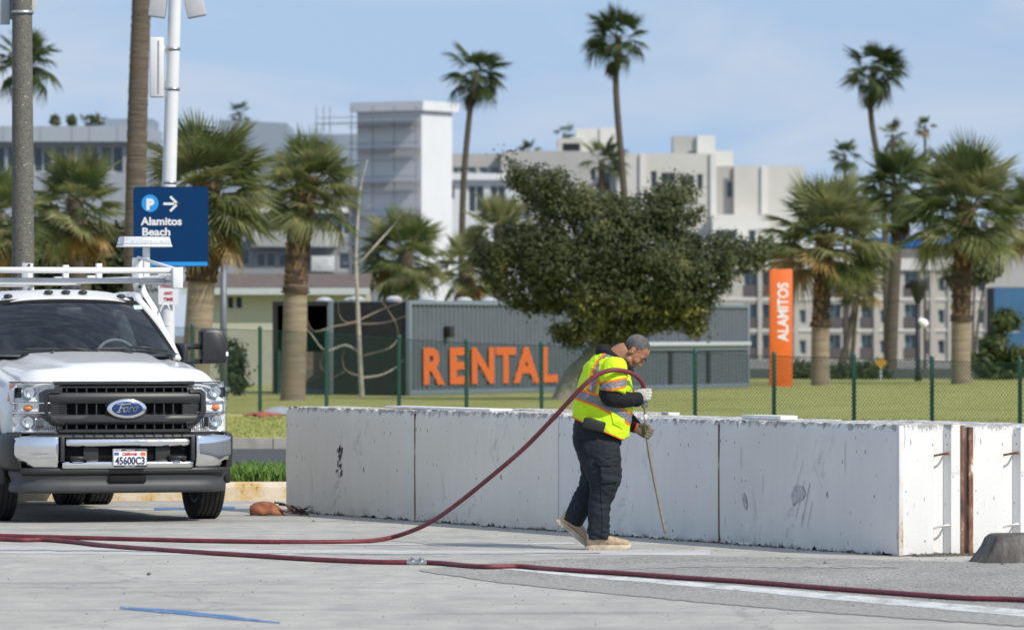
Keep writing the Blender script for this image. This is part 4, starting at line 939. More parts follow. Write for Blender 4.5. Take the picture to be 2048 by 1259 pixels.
# tall slender palms against the sky
palm(922, 800, 235, (952,142), 82, 34, 'tall slender palm against the sky right of the scaffolded tower', 13, style='w', seed=21, bend=[(925,420),(938,240)], lo=-75, hi=70, mats=(4,4,2), skirt=.24, name='tall_palm', wind=.48, zbase=-.5)
palm(1262, 800, 240, (1238,72), 86, 34, 'tallest slender palm, its crown at the top edge of the picture', 14, style='w', seed=25, bend=[(1250,420),(1232,180)], lo=-75, hi=72, mats=(4,4,2), skirt=.22, name='tall_palm', wind=.42, zbase=-.5)
palm(1775, 800, 240, (1748,138), 82, 34, 'tall curved palm against the sky on the right', 13, style='w', seed=29, bend=[(1768,420),(1742,230)], lo=-75, hi=72, mats=(4,4,2), skirt=.22, name='tall_palm', wind=.45, zbase=-.5)
palm(40, 800, 205, (48,118), 94, 34, 'dark tall palm crown behind the pebbled lamp post', 15, style='w', seed=33, lo=-72, hi=70, mats=(4,4,0), skirt=.18, name='tall_palm', wind=.2, zbase=-.4)
palm(268, 800, 118, (292,-420), 210, 26, 'tall bare grey brown palm trunk rising out of the picture left of the sign pole', 40, style='w', seed=37, bend=[(270,480),(276,200),(284,-40)], lo=-75, hi=70, mats=(4,0,2), name='tall_palm', trunk_mat=m_tgb)
# small far palms over the roofs
palm(1203, 560, 330, (1203,320), 62, 20, 'small palm with brown skirt in front of the condominium', 14, style='w', seed=41, lo=-70, mats=(0,4,2), skirt=.3, name='far_palm', zbase=-1.)
palm(1690, 560, 345, (1690,308), 46, 16, 'small round palm crown left of the tall curved palm', 8, style='w', seed=43, lo=-60, mats=(4,0,4), name='far_palm', zbase=-1.)
palm(1850, 560, 345, (1850,250), 30, 12, 'tiny palm crown topping the right palm group', 6, style='w', seed=45, lo=-60, mats=(4,0,2), name='far_palm', zbase=-1.)
palm(1785, 560, 335, (1785,268), 42, 14, 'grey green palm crown behind the right palm group', 8, style='w', seed=46, lo=-60, mats=(4,1,2), name='far_palm', zbase=-1.)
palm(1128, 560, 640, (1128,266), 30, 12, 'tiny palm showing above the condominium roof boxes', 5, style='w', seed=47, lo=-70, mats=(4,0,4), name='far_palm', zbase=-1.)
palm(480, 560, 510, (480,226), 34, 12, 'tiny dark palm above the blue grey hall roof', 5, style='w', seed=49, lo=-50, mats=(4,0,4), name='far_palm', zbase=-1.)
palm(1058, 560, 640, (1058,300), 30, 10, 'low palm tuft on the condominium roof line', 5, style='w', seed=51, lo=-20, mats=(4,0,4), name='far_palm', zbase=-1.)

# leafy crowns from many small leaves gathered in twig clusters
def leaf_mass(ells, n_clusters, per, size, seed, spread=.2, shell=.55, squash=.9):
    """clumps of leaves on uneven lobes: leaves of a clump share a lean, so clumps catch the light as wholes"""
    r = random.Random(seed); mb = MB(); vs = []; fs = []; g = r.gauss
    wts = [e[3]*e[4]+e[3]*e[5]+e[4]*e[5] for e in ells]; tot = sum(wts)
    for (cx, cy, cz, rx, ry, rz), wt in zip(ells, wts):
        for _ in range(max(3, int(n_clusters*wt/tot))):
            d = Vector((g(0,1), g(0,1), g(0,1))).normalized(); q = shell+(1.0-shell)*r.random()**.6
            q *= 1+.16*noise.noise(Vector((d.x*2.5+cx, d.y*2.5+cy, d.z*2.5+cz)))
            c = Vector((cx+d.x*rx*q, cy+d.y*ry*q, cz+d.z*rz*q)); sp = spread*r.uniform(.6, 1.35)
            lean = (d*.5+Vector((g(0,.45), g(0,.45), g(0,.45)+.45)))
            for _ in range(per):
                e = Vector((g(0,1), g(0,1), g(0,1)*squash)); p = c+e*sp*.62
                n_ = (lean+e*.35+Vector((g(0,.28), g(0,.28), g(0,.28)))).normalized(); a = n_.cross(Vector((g(0,1), g(0,1), g(0,1))))
                if a.length < 1e-3: continue
                a.normalize(); b = n_.cross(a); s = size*r.uniform(.6, 1.3); k = len(vs)
                vs += [p-a*s, p+b*s*.5, p+a*s, p-b*s*.5]; fs.append((k, k+1, k+2, k+3))
    return mb.add(vs, fs)
Yf = 141.; fb = P(1118, 794, Yf); fb.z = lawn_z(fb.x, Yf)-.05; kf = Yf/F
ft = empty('broadleaf_tree', fb); tag(ft, 'dark dense broadleaf tree in front of the grey container', 'tree')
els = [(1022,326,16,14),(1045,345,24,18),(1135,360,18,16),(1365,352,18,14),(1052,352,34,26),(1075,375,55,34),(1110,410,65,50),(1170,385,45,40),(1060,440,40,30),(1180,440,80,60),(1250,480,120,70),(1358,385,34,34),(1385,425,28,28),(1340,440,55,45),(1100,520,105,85),(1005,540,40,42),(1230,570,150,90),(1390,520,85,50),(1465,505,60,34),(1520,490,36,20),(1420,580,75,42),(1150,620,90,60),(1290,635,85,48),(1215,660,60,30),(1395,630,34,28),(1060,600,60,50)]
OUT = [(1003,309),(1064,322),(1125,335),(1151,362),(1186,388),(1237,398),(1288,388),(1324,364),(1364,352),(1395,378),(1405,424),(1382,462),(1412,485),(1456,467),(1501,480),(1545,484),(1532,525),(1476,556),(1451,580),(1415,622),(1402,675),(1352,652),(1308,655),(1283,675),(1237,690),(1181,695),(1135,690),(1105,668),(1085,632),(1025,610),(1003,590),(955,560),(948,515),(970,466),(1029,454),(1080,444),(1062,405),(1019,363)]
def in_out(x, y, q=OUT):
    c = False; best = 1e9; j = len(q)-1
    for i in range(len(q)):
        (x0, y0), (x1, y1) = q[j], q[i]
        if (y1 > y) != (y0 > y) and x < (x0-x1)*(y-y1)/(y0-y1)+x1: c = not c
        dx, dy = x1-x0, y1-y0; t = max(0, min(1, ((x-x0)*dx+(y-y0)*dy)/(dx*dx+dy*dy))); best = min(best, (x-x0-t*dx)**2+(y-y0-t*dy)**2); j = i
    return sqrt(best) if c else -sqrt(best)
def crown_clumps(n, per, size, spread, seed, cond=lambda x, y: True, gap=-.12):
    r = random.Random(seed); g = r.gauss; vs = []; fs = []; got = 0; Rr = 125.
    while got < n:
        x = r.uniform(940, 1560); y = r.uniform(300, 700); d_ = in_out(x, y)
        if d_ < 3 or not cond(x, y): continue
        t = min(d_, Rr); th_ = sqrt(t*(2*Rr-t))*kf; sg = -1 if r.random() < .66 else 1; dep = sg*th_*(.35+.65*r.random()**.5)
        p = P(x, y, Yf)-fb; p.y += dep+.5*noise.noise(Vector((x*.012, y*.012, 2)))
        gp_ = noise.noise(Vector((p.x*1.5+3, p.y*1.0, p.z*1.7)))
        if gp_ < gap-(.0025*d_): continue
        got += 1; sp = spread*r.uniform(.55, 1.5)
        dn = Vector(((x-1220)/330, dep/max(th_, .2)*.8, (520-y)/200)); lean = dn*.5+Vector((g(0,.4), g(0,.4), g(0,.4)+.35))
        for _ in range(int(per*sp/spread)+3):
            e = Vector((g(0,1), g(0,1), g(0,1)*.8)); c = p+e*sp*.6
            n_ = (lean+e*.4+Vector((g(0,.3), g(0,.3), g(0,.3)))).normalized(); a = n_.cross(Vector((g(0,1), g(0,1), g(0,1))))
            if a.length < 1e-3: continue
            a.normalize(); b = n_.cross(a); s = size*r.uniform(.5, 1.35); k = len(vs)
            vs += [c-a*s, c+b*s*.5, c+a*s, c-b*s*.5]; fs.append((k, k+1, k+2, k+3))
    mb = MB(); return mb.add(vs, fs)
rr_ = random.Random(9)
crown_clumps(2050, 32, .056, .20, 4, gap=-.06).build('crown', mat_leaf('ficus_leaf', (.032,.046,.016), (.080,.092,.032), (.25,.235,.085), 1.1, .25), ft, fix=False)
crown_clumps(170, 24, .060, .18, 15, lambda x, y: y > 590 and 1090 < x < 1400, -.3).build('young_leaves', mat_leaf('ficus_young', (.15,.165,.035), (.26,.25,.06), (.36,.32,.10), 1.6, .3), ft, fix=False)
E3 = [tuple(P(x, y, Yf)-fb+Vector((0, rr_.uniform(-.4, .4), 0))) for x, y in ((1050,350),(1120,400),(1010,530),(1365,385),(1500,500),(1430,560),(1250,450),(1180,480),(1110,560),(1340,600))]
tb = MB(); tp = [Vector((0,0,-.1)), P(1145,750,Yf)-fb, P(1180,715,Yf)-fb, P(1198,680,Yf)-fb, P(1205,620,Yf)-fb]
tb.tube(catmull(tp, 6), [lerp(.24, .13, i/24) for i in range(25)], 12); tb.build('trunk', M('pale_bark', (.30,.275,.235), .9, var=.3, scale=4, bmp=.6, bscale=9, bdist=.03), ft, smooth=True)
j = tp[-1]
m_bark = M('dark_bark', (.10,.085,.07), .9, var=.3, scale=4, bmp=.6)
for i in range(len(E3)):
    e = Vector(E3[i]); q = MB(); mid = j.lerp(e, .5)+Vector((0, rr_.uniform(-.3, .3), .2)); pts = catmull([j, mid, e], 6); q.tube(pts, [lerp(.10, .025, i_/(len(pts)-1)) for i_ in range(len(pts))], 7); q.build('limb', m_bark, ft, smooth=True)
# bare young tree with white trunk
Ybt = 147.; bb = P(724, 795, Ybt); bb.z = lawn_z(bb.x, Ybt); bt = empty('bare_tree', bb); tag(bt, 'leafless young tree with pale slender trunk before the dark container', 'tree')
m_palebark = M('white_bark', (.38,.355,.31), .9, var=.25, scale=5, bmp=.4, bscale=20)
m_twig = M('twig_bark', (.27,.215,.17), .9, var=.2)
Q = lambda px, py, dy=0.: P(px, py, Ybt)-bb+Vector((0, dy, 0))
mb = MB(); tpts = catmull([Q(724,797), Q(720,720), Q(715,600), Q(712,520), Q(716,430), Q(722,370), Q(735,320)], 6); mb.tube(tpts, [lerp(.078, .018, (i/(len(tpts)-1))**.8) for i in range(len(tpts))], 9); mb.build('trunk', m_palebark, bt, smooth=True)
for pts, r0 in (([(716,530),(752,490),(790,445),(805,425)], .05), ([(720,705),(690,690),(650,700),(620,665),(600,640)], .055), ([(718,645),(670,652),(630,662),(612,640)], .035), ([(718,640),(760,620),(800,605),(820,590)], .035), ([(718,648),(770,645),(812,632)], .04),
                ([(722,712),(750,705),(780,695),(795,675),(790,640),(760,600)], .042), ([(722,755),(760,750),(790,735),(808,718)], .05), ([(722,752),(695,742),(685,720),(690,700)], .035), ([(720,640),(695,645),(680,630),(678,600)], .03), ([(714,540),(690,560),(668,545)], .018), ([(718,430),(740,410),(765,400)], .015), ([(716,520),(700,500),(690,470)], .016), ([(650,700),(640,730),(660,752)], .02), ([(690,742),(665,755),(655,760)], .02)):
    mb = MB(); p3 = catmull([Q(a, b, .25*sin(i*1.7+a)*i) for i, (a, b) in enumerate(pts)], 5); r0 *= .72; mb.tube(p3, [lerp(r0, r0*.25, i/(len(p3)-1)) for i in range(len(p3))], 6); mb.build('branch', m_twig if r0 < .036 else m_palebark, bt, smooth=True)
# hedges and shrubs
def shrub(px, py, Y, ells, n, size, mat, label, cat='shrub', name='shrub', seed=1, spread=.18, stem=True):
    b = P(px, py, Y); b.z = lawn_z(b.x, Y); r = empty(name, b); tag(r, label, cat)
    k = Y/F; E = []
    for x, y, rx, ry in ells:
        p = P(x, y, Y)-b; E.append((p.x, 0, p.z, rx*k, (rx+ry)/2*k, ry*k))
    leaf_mass(E, n, 12, size, seed, spread, .5).build('foliage', mat, r, fix=False)
    if stem:
        for i, e in enumerate(E[:5]):
            q = MB(); q.tube(catmull([(0,0,-.05), (e[0]*.4, .1, e[2]*.5), (e[0], e[1], e[2])], 4), [.07,.065,.06,.055,.05,.045,.04,.03,.02], 6); q.build('stem', m_bark, r, smooth=True)
    return r
m_hedge = mat_leaf('hedge_leaf', (.045,.062,.022), (.09,.105,.04), (.16,.165,.06), 1.2, .2)
shrub(150, 800, 141, [(20,560,110,130),(110,520,80,110),(190,540,70,100),(240,560,60,110),(70,640,120,100),(200,660,110,90)], 1500, .11, m_hedge, 'dark green hedge trees behind the truck roof', 'hedge', 'hedge', 3, .2)
shrub(1975, 770, 200, [(1990,690,28,30),(2010,640,26,24),(1965,725,30,22),(2035,720,30,26),(2000,745,40,18)], 380, .10, mat_leaf('shrub_light', (.05,.075,.02), (.10,.13,.04), (.18,.19,.07), 1.5), 'light green shrub beside the right palm trunk', seed=5)
shrub(1945, 620, 215, [(1950,540,34,30),(1915,555,26,28),(1975,530,28,28)], 260, .10, mat_leaf('shrub_grey', (.06,.075,.035), (.11,.125,.06), (.17,.18,.09), 1.5), 'grey green feathery tree behind the right palm trunk', 'tree', 'small_tree', 6)
shrub(480, 790, 150, [(462,712,24,34),(472,752,22,34)], 140, .08, m_hedge, 'small dark shrub beside the grey steel pole', seed=8)
shrub(1720, 765, 204, [(1620,752,50,18),(1700,750,46,20),(1740,745,40,18),(1600,740,30,16)], 300, .09, m_hedge, 'low dark shrubs along the slate grey wall', 'hedge', 'hedge', seed=9)
for px, py, rx, ry, lb_ in ((107,243,10,12,'small round roof shrub nearest the lamp post'), (140,243,9,13,'pointed yellow green roof shrub'), (185,240,26,14,'wide dark roof shrub beside the roof box')):
    Yq2 = 404.; b = P(px, 252, Yq2); rr2 = empty('roof_shrub', b); tag(rr2, lb_, 'shrub', 'shrubs on the long roof'); k2 = Yq2/F
    leaf_mass([(0,1.5,.45,rx*k2,rx*k2*.8,ry*k2)], 60, 10, .12, px, .12, .4).build('foliage', m_hedge, rr2, fix=False)
# ================================================================== SERVICE TRUCK (local x: photo right, y: towards the tail, z up; origin under the front axle)
TPSI = radians(18.0); TF = P(254, 816, 50.9); TF.z = 0
T0 = TF+0.985*Vector((-sin(TPSI), cos(TPSI), 0))
tk = empty('service_truck', T0, TPSI); tag(tk, 'white heavy duty service truck with ladder rack and black grille', 'truck')
def car_paint():
    m, t, b = _nodes('white_truck_paint'); n = noise_n(t, 2.5, 7, .7); r = ramp(t, n.outputs['Fac'], [(.3, (.69,.69,.69)), (.55, (.78,.79,.80))])
    t.links.new(r.outputs[0], b.inputs['Base Color']); b.inputs['Roughness'].default_value = .28; b.inputs['Coat Weight'].default_value = .6; b.inputs['Coat Roughness'].default_value = .05; return m
m_wp = car_paint()
m_plast = M('black_trim_plastic', (.028,.029,.031), .42, var=.15, scale=20, bmp=.08, bscale=200)
m_gplast = M('grey_trim_plastic', (.05,.054,.06), .5, var=.12, scale=5, bmp=.08, bscale=150)
m_void = M('grille_void', (.004,.004,.005), .9, var=.1)
def chrome_mat():
    m, t, b = _nodes('bumper_chrome'); b.inputs['Metallic'].default_value = 1; b.inputs['Base Color'].default_value = (.78,.79,.80,1)
    n = noise_n(t, 30, 4, .6); r = ramp(t, n.outputs['Fac'], [(.35, .06), (.7, .13)]); t.links.new(r.outputs[0], b.inputs['Roughness']); n2 = noise_n(t, 3.0, 2, .5); bump(t, b, n2.outputs['Fac'], .03, .03); return m
m_chr = chrome_mat()
def reflector():
    m, t, b = _nodes('lamp_reflector'); b.inputs['Metallic'].default_value = .12; b.inputs['Base Color'].default_value = (.93,.94,.95,1); b.inputs['Roughness'].default_value = .2
    v = N(t, 'ShaderNodeTexVoronoi', i_Scale=42.); tc = N(t, 'ShaderNodeTexCoord'); t.links.new(tc.outputs['Object'], v.inputs['Vector']); bump(t, b, v.outputs['Distance'], .55, .02); return m
m_refl = reflector(); m_lens = mat_glass('clear_lamp_lens', (.98,.99,1.), .9, .02); m_wsh = mat_glass('windscreen_glass', (.72,.80,.80), 1., .015, .06); m_tint = mat_glass('tinted_side_glass', (.10,.12,.13), 1., .02)
m_amber = M('amber_lens', (.75,.22,.03), .15, var=.2, scale=40, coat=.5); m_rubber = M('tyre_rubber', (.022,.022,.023), .75, var=.25, scale=12, bmp=.2, bscale=90)
m_rim = M('steel_rim', (.45,.46,.47), .35, .7, var=.1); m_int = M('cab_interior', (.12,.13,.135), .8, var=.2); m_int2 = M('cab_dash', (.24,.25,.255), .7, var=.2)
m_rack = M('white_rack_steel', (.74,.75,.75), .35, var=.05, scale=4)

def yf(x): a = abs(x); return -.955+.055*(a/.62)**2+.16*max(0., (a-.62)/.38)**2.0       # plan curve of the nose
def bar2(x0, x1, zb, zt, d0, d1, nx=16, rnd=.0, nz=4, yfn=None):
    """curved bar following the nose: zb, zt numbers or functions of x; face rounded by rnd"""
    yfn = yfn or yf; mb = MB(); fz = lambda f, x: f(x) if callable(f) else f
    prof = []
    for j in range(nz+1):
        t = j/nz; prof.append((t, d0+rnd*(2*t-1)**4))
    ring = [(t, d) for t, d in prof]+[(1, d1), (0, d1)]; k = len(ring); vs = []; fs = []
    for i in range(nx+1):
        x = lerp(x0, x1, i/nx); a, b = fz(zb, x), fz(zt, x)
        vs += [Vector((x, yfn(x)+d, lerp(a, b, t))) for t, d in ring]
    for i in range(nx):
        for j in range(k): fs.append((i*k+j, i*k+(j+1) % k, (i+1)*k+(j+1) % k, (i+1)*k+j))
    fs += [tuple(range(k)), tuple(nx*k+j for j in range(k-1, -1, -1))]
    return mb.add(vs, fs)
# ---- grille
gr = bar2(-.70, .70, .80, 1.255, .085, .10, 12).build('grille', m_void, tk, auto=40)
def gp(x0, x1, z0, z1, d0, d1, name='grille_bar', mat=m_plast, rnd=.012, nx=16): return bar2(x0, x1, z0, z1, d0, d1, nx, rnd).build(name, mat, gr, auto=40)
gp(-.645, .645, 1.232, 1.266, -.012, .07); gp(-.63, .63, 1.203, 1.226, .0, .07)
gp(-.70, .70, 1.068, 1.166, -.022, .08, rnd=.022); gp(-.68, .68, .882, .968, -.022, .08, rnd=.022); gp(-.60, .60, .80, .838, .0, .08)
for i in range(-6, 7):
    x = i*.089
    for z0, z1, xm in ((1.166, 1.203, .56), (.968, 1.068, .53), (.838, .882, .56)):
        if abs(x) < xm: gp(x-.006, x+.006, z0-.002, z1+.002, .012, .06, 'fin', nx=1, rnd=.002)
for s in (-1, 1):
    pts_o = [(.60, 1.195), (.715, 1.195), (.765, 1.16), (.772, 1.0), (.745, .945), (.655, .868), (.56, .862)]
    pts_i = [(.60, 1.162), (.69, 1.162), (.708, 1.14), (.708, 1.01), (.69, .968), (.62, .905), (.56, .90)]
    mb = MB(); k = len(pts_o); vs = []
    for pts, d in ((pts_o, -.005), (pts_o, .10), (pts_i, .10), (pts_i, -.03)): vs += [Vector((s*a, yf(a)+d, b)) for a, b in pts]
    fs = [(r*k+i, r*k+i+1, ((r+1) % 4)*k+i+1, ((r+1) % 4)*k+i) for r in range(4) for i in range(k-1)]; mb.add(vs, fs); mb.build('grille_surround', m_plast, gr, bevel=.006, auto=None)
    for i in range(9):
        z = .966+i*.0185; gp(min(s*.535, s*.685), max(s*.535, s*.685), z, z+.009, .005, .04, 'slat', nx=3, rnd=.002)
    gp(min(s*.53, s*.69), max(s*.53, s*.69), .955, 1.15, .035, .05, 'slat_backing', nx=3, rnd=0)
    gp(min(s*.575, s*.64), max(s*.575, s*.64), 1.16, 1.206, .0, .07, 'grille_bar', nx=3, rnd=.004); gp(min(s*.575, s*.62), max(s*.575, s*.62), .835, .885, .0, .07, 'grille_bar', nx=3, rnd=.004)
# emblem
em = empty('emblem', (0, yf(0)-.012, 1.022), 0, tk)
def oval(rx, rz, d0, d1, dome, n=48):
    mb = MB(); rg_ = [(1, d1), (1, d0+dome), (.94, d0+dome*.25), (.88, d0)]
    vs = [Vector((q*rx*cos(2*pi*i/n), d, q*rz*sin(2*pi*i/n))) for q, d in rg_ for i in range(n)]
    fs = [(r*n+i, r*n+(i+1) % n, (r+1)*n+(i+1) % n, (r+1)*n+i) for r in range(3) for i in range(n)]+[tuple(3*n+i for i in range(n))]
    return mb.add(vs, fs)
oval(.188, .092, -.03, .03, .02).build('emblem_rim', m_chr, em, auto=50); oval(.143, .062, -.036, -.02, .006).build('emblem_field', M('emblem_blue', (.008,.03,.15), .2, var=.1, coat=.5), em, auto=50)
text_obj('lettering', 'Ford', .105, m_chr, em, FRONT((-.094, -.040, -.030)), .003, .001, .45, fitw=.195)
mb = MB(); mb.tube([(-.095,-.040,.036),(-.06,-.041,.044),(-.01,-.041,.040),(.03,-.04,.042)], .0045, 5); mb.tube([(-.10,-.040,-.028),(-.08,-.041,-.034),(-.06,-.040,-.024)], .0035, 5); mb.build('lettering', m_chr, em)
# ---- headlights
def yh(x): a = abs(x); return yf(min(a, .9))+(.9*max(0., a-.90)**1.5*14 if a > .9 else 0)
for s in (-1, 1):
    hl = empty('headlight', (0,0,0), 0, tk)
    def hx(t): return .625+.395*t
    def pos(t, z, d):
        x = hx(t); yy = -.90+.10*t+.36*max(0., t-.74)**1.6*8.*.5
        xx = x-.03*max(0., (z-1.05)/.2)*t; return Vector((s*xx, yy+d, z))
    def patch(t0, t1, z0, z1, d, nm, mat, nu=14, nv=8, bow=0., solid=0.):
        mb = MB(); mb.grid(lambda u, v: pos(lerp(t0, t1, u), lerp(z0, z1, v), d+bow*(1-(2*u-1)**2)*(1-(2*v-1)**2)), nu, nv); return mb.build(nm, mat, hl, smooth=True, fix=False, solid=solid)
    patch(-.05, 1., .80, 1.262, .085, 'housing', m_refl)
    patch(.28, .93, 1.085, 1.245, .035, 'reflector', m_refl, bow=.06); patch(.0, .93, .815, .972, .03, 'reflector', m_refl, bow=.06); patch(-.05, .30, 1.19, 1.245, .03, 'reflector', m_refl)
    patch(.36, .80, .995, 1.062, .03, 'turn_signal', m_refl); 
    mb = MB(); mb.sphere(pos(.60, 1.028, .035), (.045,.03,.030), 12, 8); mb.build('amber_bulb', m_amber, hl, smooth=True)
    patch(.925, .995, 1.085, 1.245, .02, 'side_marker', m_amber, 4, 4)
    for zc in (1.165, .90):
        c = pos(.62, zc, .02); mb = MB(); mb.lathe([(.05,.03),(.052,-.012),(.044,-.018),(.03,-.006),(.012,.0),(.001,.0)], 16, axis='y', c=c); mb.build('projector', m_chr, hl, smooth=True)
        c = pos(.35 if zc < 1 else .84, zc, .03); mb = MB(); mb.box(c.x-.03, c.x+.03, c.y-.01, c.y+.02, zc-.045, zc+.045); mb.build('inner_block', m_void, hl, bevel=.008)
    for z in (.985, 1.072):
        patch(.12, .95, z-.006, z+.006, .012, 'divider', m_chr, 10, 1, solid=.02)
    for k_ in range(10):
        t = .03+k_*.045; patch(t, t+.012, .82, .965, .022, 'flute', m_chr, 1, 2, solid=.008)
    for z in (.803, 1.254): patch(-.03, .97, z-.005, z+.007, -.004, 'lamp_trim', m_gplast, 10, 1, solid=.03)
    patch(-.05, 1., .80, 1.26, -.004, 'lens', m_lens, 16, 6, .0)
# ---- hood
def hood_z(x, v):
    a = abs(x)
    base = 1.270+.115*sst(0, .16, v)**.8+.125*v
    crown = -.055*(a/.9)**2-.10*max(0., (a-.74)/.2)**2
    dome = .026*(1-sst(.40+.16*v, .47+.18*v, a))*sst(.05, .22, v)
    scoop = -.020*(1-sst(.03, .10, abs(a-.60-.1*v)))*sst(.25, .5, v)
    return base+crown+dome+scoop
def hood_pt(u, v):
    hw = lerp(.90, .915, v); x = lerp(-hw, hw, u); y0 = yf(x)+.005; y1 = .50+.16*(x/.9)**2
    return Vector((x, lerp(y0, y1, v), hood_z(x, v)))
mb = MB(); mb.grid(hood_pt, 64, 30); hd = mb.build('hood', m_wp, tk, smooth=True, fix=False, solid=.012)
mb = MB(); mb.grid(lambda u, v: hood_pt(u, 0)+Vector((0, .004*v, -.016*v)), 40, 2); mb.build('hood_lip', m_wp, hd, smooth=True, fix=False)
lt = text_mesh('SUPER DUTY', .07, .0, 0., 0., 'CENTER'); xs_ = [v.co.x for v in lt.vertices]; kx = .72/(max(xs_)-min(xs_))
for v in lt.vertices:
    x_ = v.co.x*kx; vv = .020+v.co.y/.05*.028; hw_ = lerp(.90, .915, vv); v.co = hood_pt((x_/hw_+1)/2, vv)+Vector((0, -.0012, .0012))
lt.materials.append(M('embossed_white', (.66,.67,.69), .4, var=.02)); lto = bpy.data.objects.new('lettering', lt); C.objects.link(lto); lto.parent = hd
for s in (-1, 1):
    mb = MB(); mb.tube([hood_pt(.5+s*.17, .98)+Vector((0,0,.004)), hood_pt(.5+s*.19, .93)+Vector((0,0,.010)), hood_pt(.5+s*.205, .86)+Vector((0,0,.004))], .012, 6); mb.build('washer_nozzle', m_gplast, hd, smooth=True)
# ---- fenders with wheel arches
RW = .405
for s in (-1, 1):
    def fpt(u, v):
        y = lerp(-.72, .78, u); zt = lerp(1.245, 1.44, sst(-.85, .9, y)); dx = abs(y-.0)
        ra = .50; zb = max(.56, RW+sqrt(max(0, ra*ra-dx*dx))-.0) if dx < ra else .56
        xo = 1.005-.05*max(0., (-y-.45)/.3)**2
        pr = [(xo-.01, zb), (xo+.012, lerp(zb, zt, .25)), (xo+.012, lerp(zb, zt, .6)), (xo, zt-.07), (xo-.03, zt-.015), (xo-.075, zt+.0), (.905, zt+.004)]
        k = v*(len(pr)-1); i = min(int(k), len(pr)-2); q = k-i; return Vector((s*lerp(pr[i][0], pr[i+1][0], q), y, lerp(pr[i][1], pr[i+1][1], q)))
    mb = MB(); mb.grid(fpt, 36, 18); mb.build('fender', m_wp, tk, smooth=True, fix=False, solid=.01)
    fl = MB(); n = 24; pr = [(.97, -.02), (1.05, -.01), (1.075, .03), (1.06, .075), (1.01, .09)]; vs = []
    for i in range(n+1):
        a = lerp(-.12, pi+.12, i/n); vs += [Vector((s*x, -cos(a)*(.47+d), RW+sin(a)*(.47+d))) for x, d in pr]
    m_ = len(pr); fl.add(vs, [(i*m_+j, i*m_+j+1, (i+1)*m_+j+1, (i+1)*m_+j) for i in range(n) for j in range(m_-1)]); fl.build('fender_flare', m_plast, tk, smooth=True, fix=False, solid=.012)
    il = MB(); il.grid(lambda u, v: Vector((s*lerp(.45, .99, v), -cos(u*pi)*.47, RW+sin(u*pi)*.47)), 16, 3); il.build('wheel_liner', m_void, tk, smooth=True, fix=False)
# ---- bumper
BPL = catmull([(-1.055,-.50,0),(-1.045,-.68,0),(-1.0,-.84,0),(-.90,-.94,0),(-.75,-1.0,0),(-.5,-1.035,0),(-.2,-1.05,0),(0,-1.052,0),(.2,-1.05,0),(.5,-1.035,0),(.75,-1.0,0),(.90,-.94,0),(1.0,-.84,0),(1.045,-.68,0),(1.055,-.50,0)], 8)
def bp_seg(x0, x1): return [p for p in BPL if x0-1e-6 <= p.x <= x1+1e-6]
def bpiece(pts, prof, name, mat, parent):
    """prof: (inset along inward normal, z or function of x) from top to bottom"""
    mb = MB(); vs = []; n = len(pts); k = len(prof)
    for i, p in enumerate(pts):
        d = (pts[min(i+1, n-1)]-pts[max(i-1, 0)]).normalized(); nin = Vector((-d.y, d.x, 0))
        vs += [p+nin*o_+Vector((0,0,z(p.x) if callable(z) else z)) for o_, z in prof]
    mb.add(vs, [(i*k+j, i*k+(j+1), (i+1)*k+j+1, (i+1)*k+j) for i in range(n-1) for j in range(k-1)]); return mb.build(name, mat, parent, smooth=True, fix=False, solid=.012)
bu = empty('bumper', (0,0,0), 0, tk)
for s in (-1, 1):
    seg = bp_seg(.605, 1.06) if s > 0 else bp_seg(-1.06, -.605)
    zl = lambda x: .49+.10*max(0., (abs(x)-.86)/.19)
    bpiece(seg, [(.07,.775),(.03,.782),(.008,.776),(-.002,.76),(-.004,.70),(-.004,.62),(.004,.56),(.02,lambda x: zl(x)+.03),(.035,zl),(.07,lambda x: zl(x)-.004)], 'bumper_corner', m_chr, bu)
    seg2 = bp_seg(.93, 1.06) if s > 0 else bp_seg(-1.06, -.93)
    bpiece([p+Vector((s*.006, .02, 0)) for p in seg2], [(.02,.80),(-.004,.79),(-.01,.74),(-.01,.62),(.0,.50),(.03,.47)], 'corner_guard', m_plast, bu)
    mb = MB(); c = Vector((s*.455, -.985, .585)); mb.tube([c+Vector((-.07,0,0)), c+Vector((-.065,-.07,0)), c+Vector((0,-.10,0)), c+Vector((.065,-.07,0)), c+Vector((.07,0,0))], .016, 8); mb.boxc(c+Vector((0,.03,-.02)), .17, .06, .05); mb.build('tow_hook', m_plast, bu, smooth=True)
    mb = MB(); mb.box(s*.33-.07, s*.33+.07, -.985, -.93, .555, .685); mb.build('bracket', m_plast, bu, bevel=.006)
    mb = MB(); mb.box(s*.60-.02, s*.60+.02, -1.03, -.94, .55, .775); mb.build('bumper_pad', m_plast, bu, bevel=.008)
bpiece(bp_seg(-.575, .575), [(.05,.755),(.02,.757),(.0,.748),(-.006,.725),(-.002,.700),(.012,.686),(.04,.683)], 'upper_bar', m_chr, bu)
bpiece(bp_seg(-.61, .61), [(.10,.560),(.03,.560),(.0,.548),(-.006,.53),(.0,.505),(.018,.485),(.06,.478)], 'lower_bar', m_chr, bu)
bpiece([p+Vector((0,.09,0)) for p in bp_seg(-.60, .60)], [(0,.77),(0,.5)], 'recess', m_void, bu)
bpiece(bp_seg(-.90, .90), [(.16,.80),(.05,.792),(.03,.765)], 'step_pad', m_plast, bu)
for i in range(12):
    x = -.5+i*.091; mb = MB(); mb.boxc((x, -.99, .792), .012, .10, .008, Matrix.Rotation(.6, 3, 'Z')); mb.build('step_rib', m_gplast, bu)
ad = [Vector((p.x*.955, p.y*.965+.015, 0)) for p in bp_seg(-1.05, 1.05)]
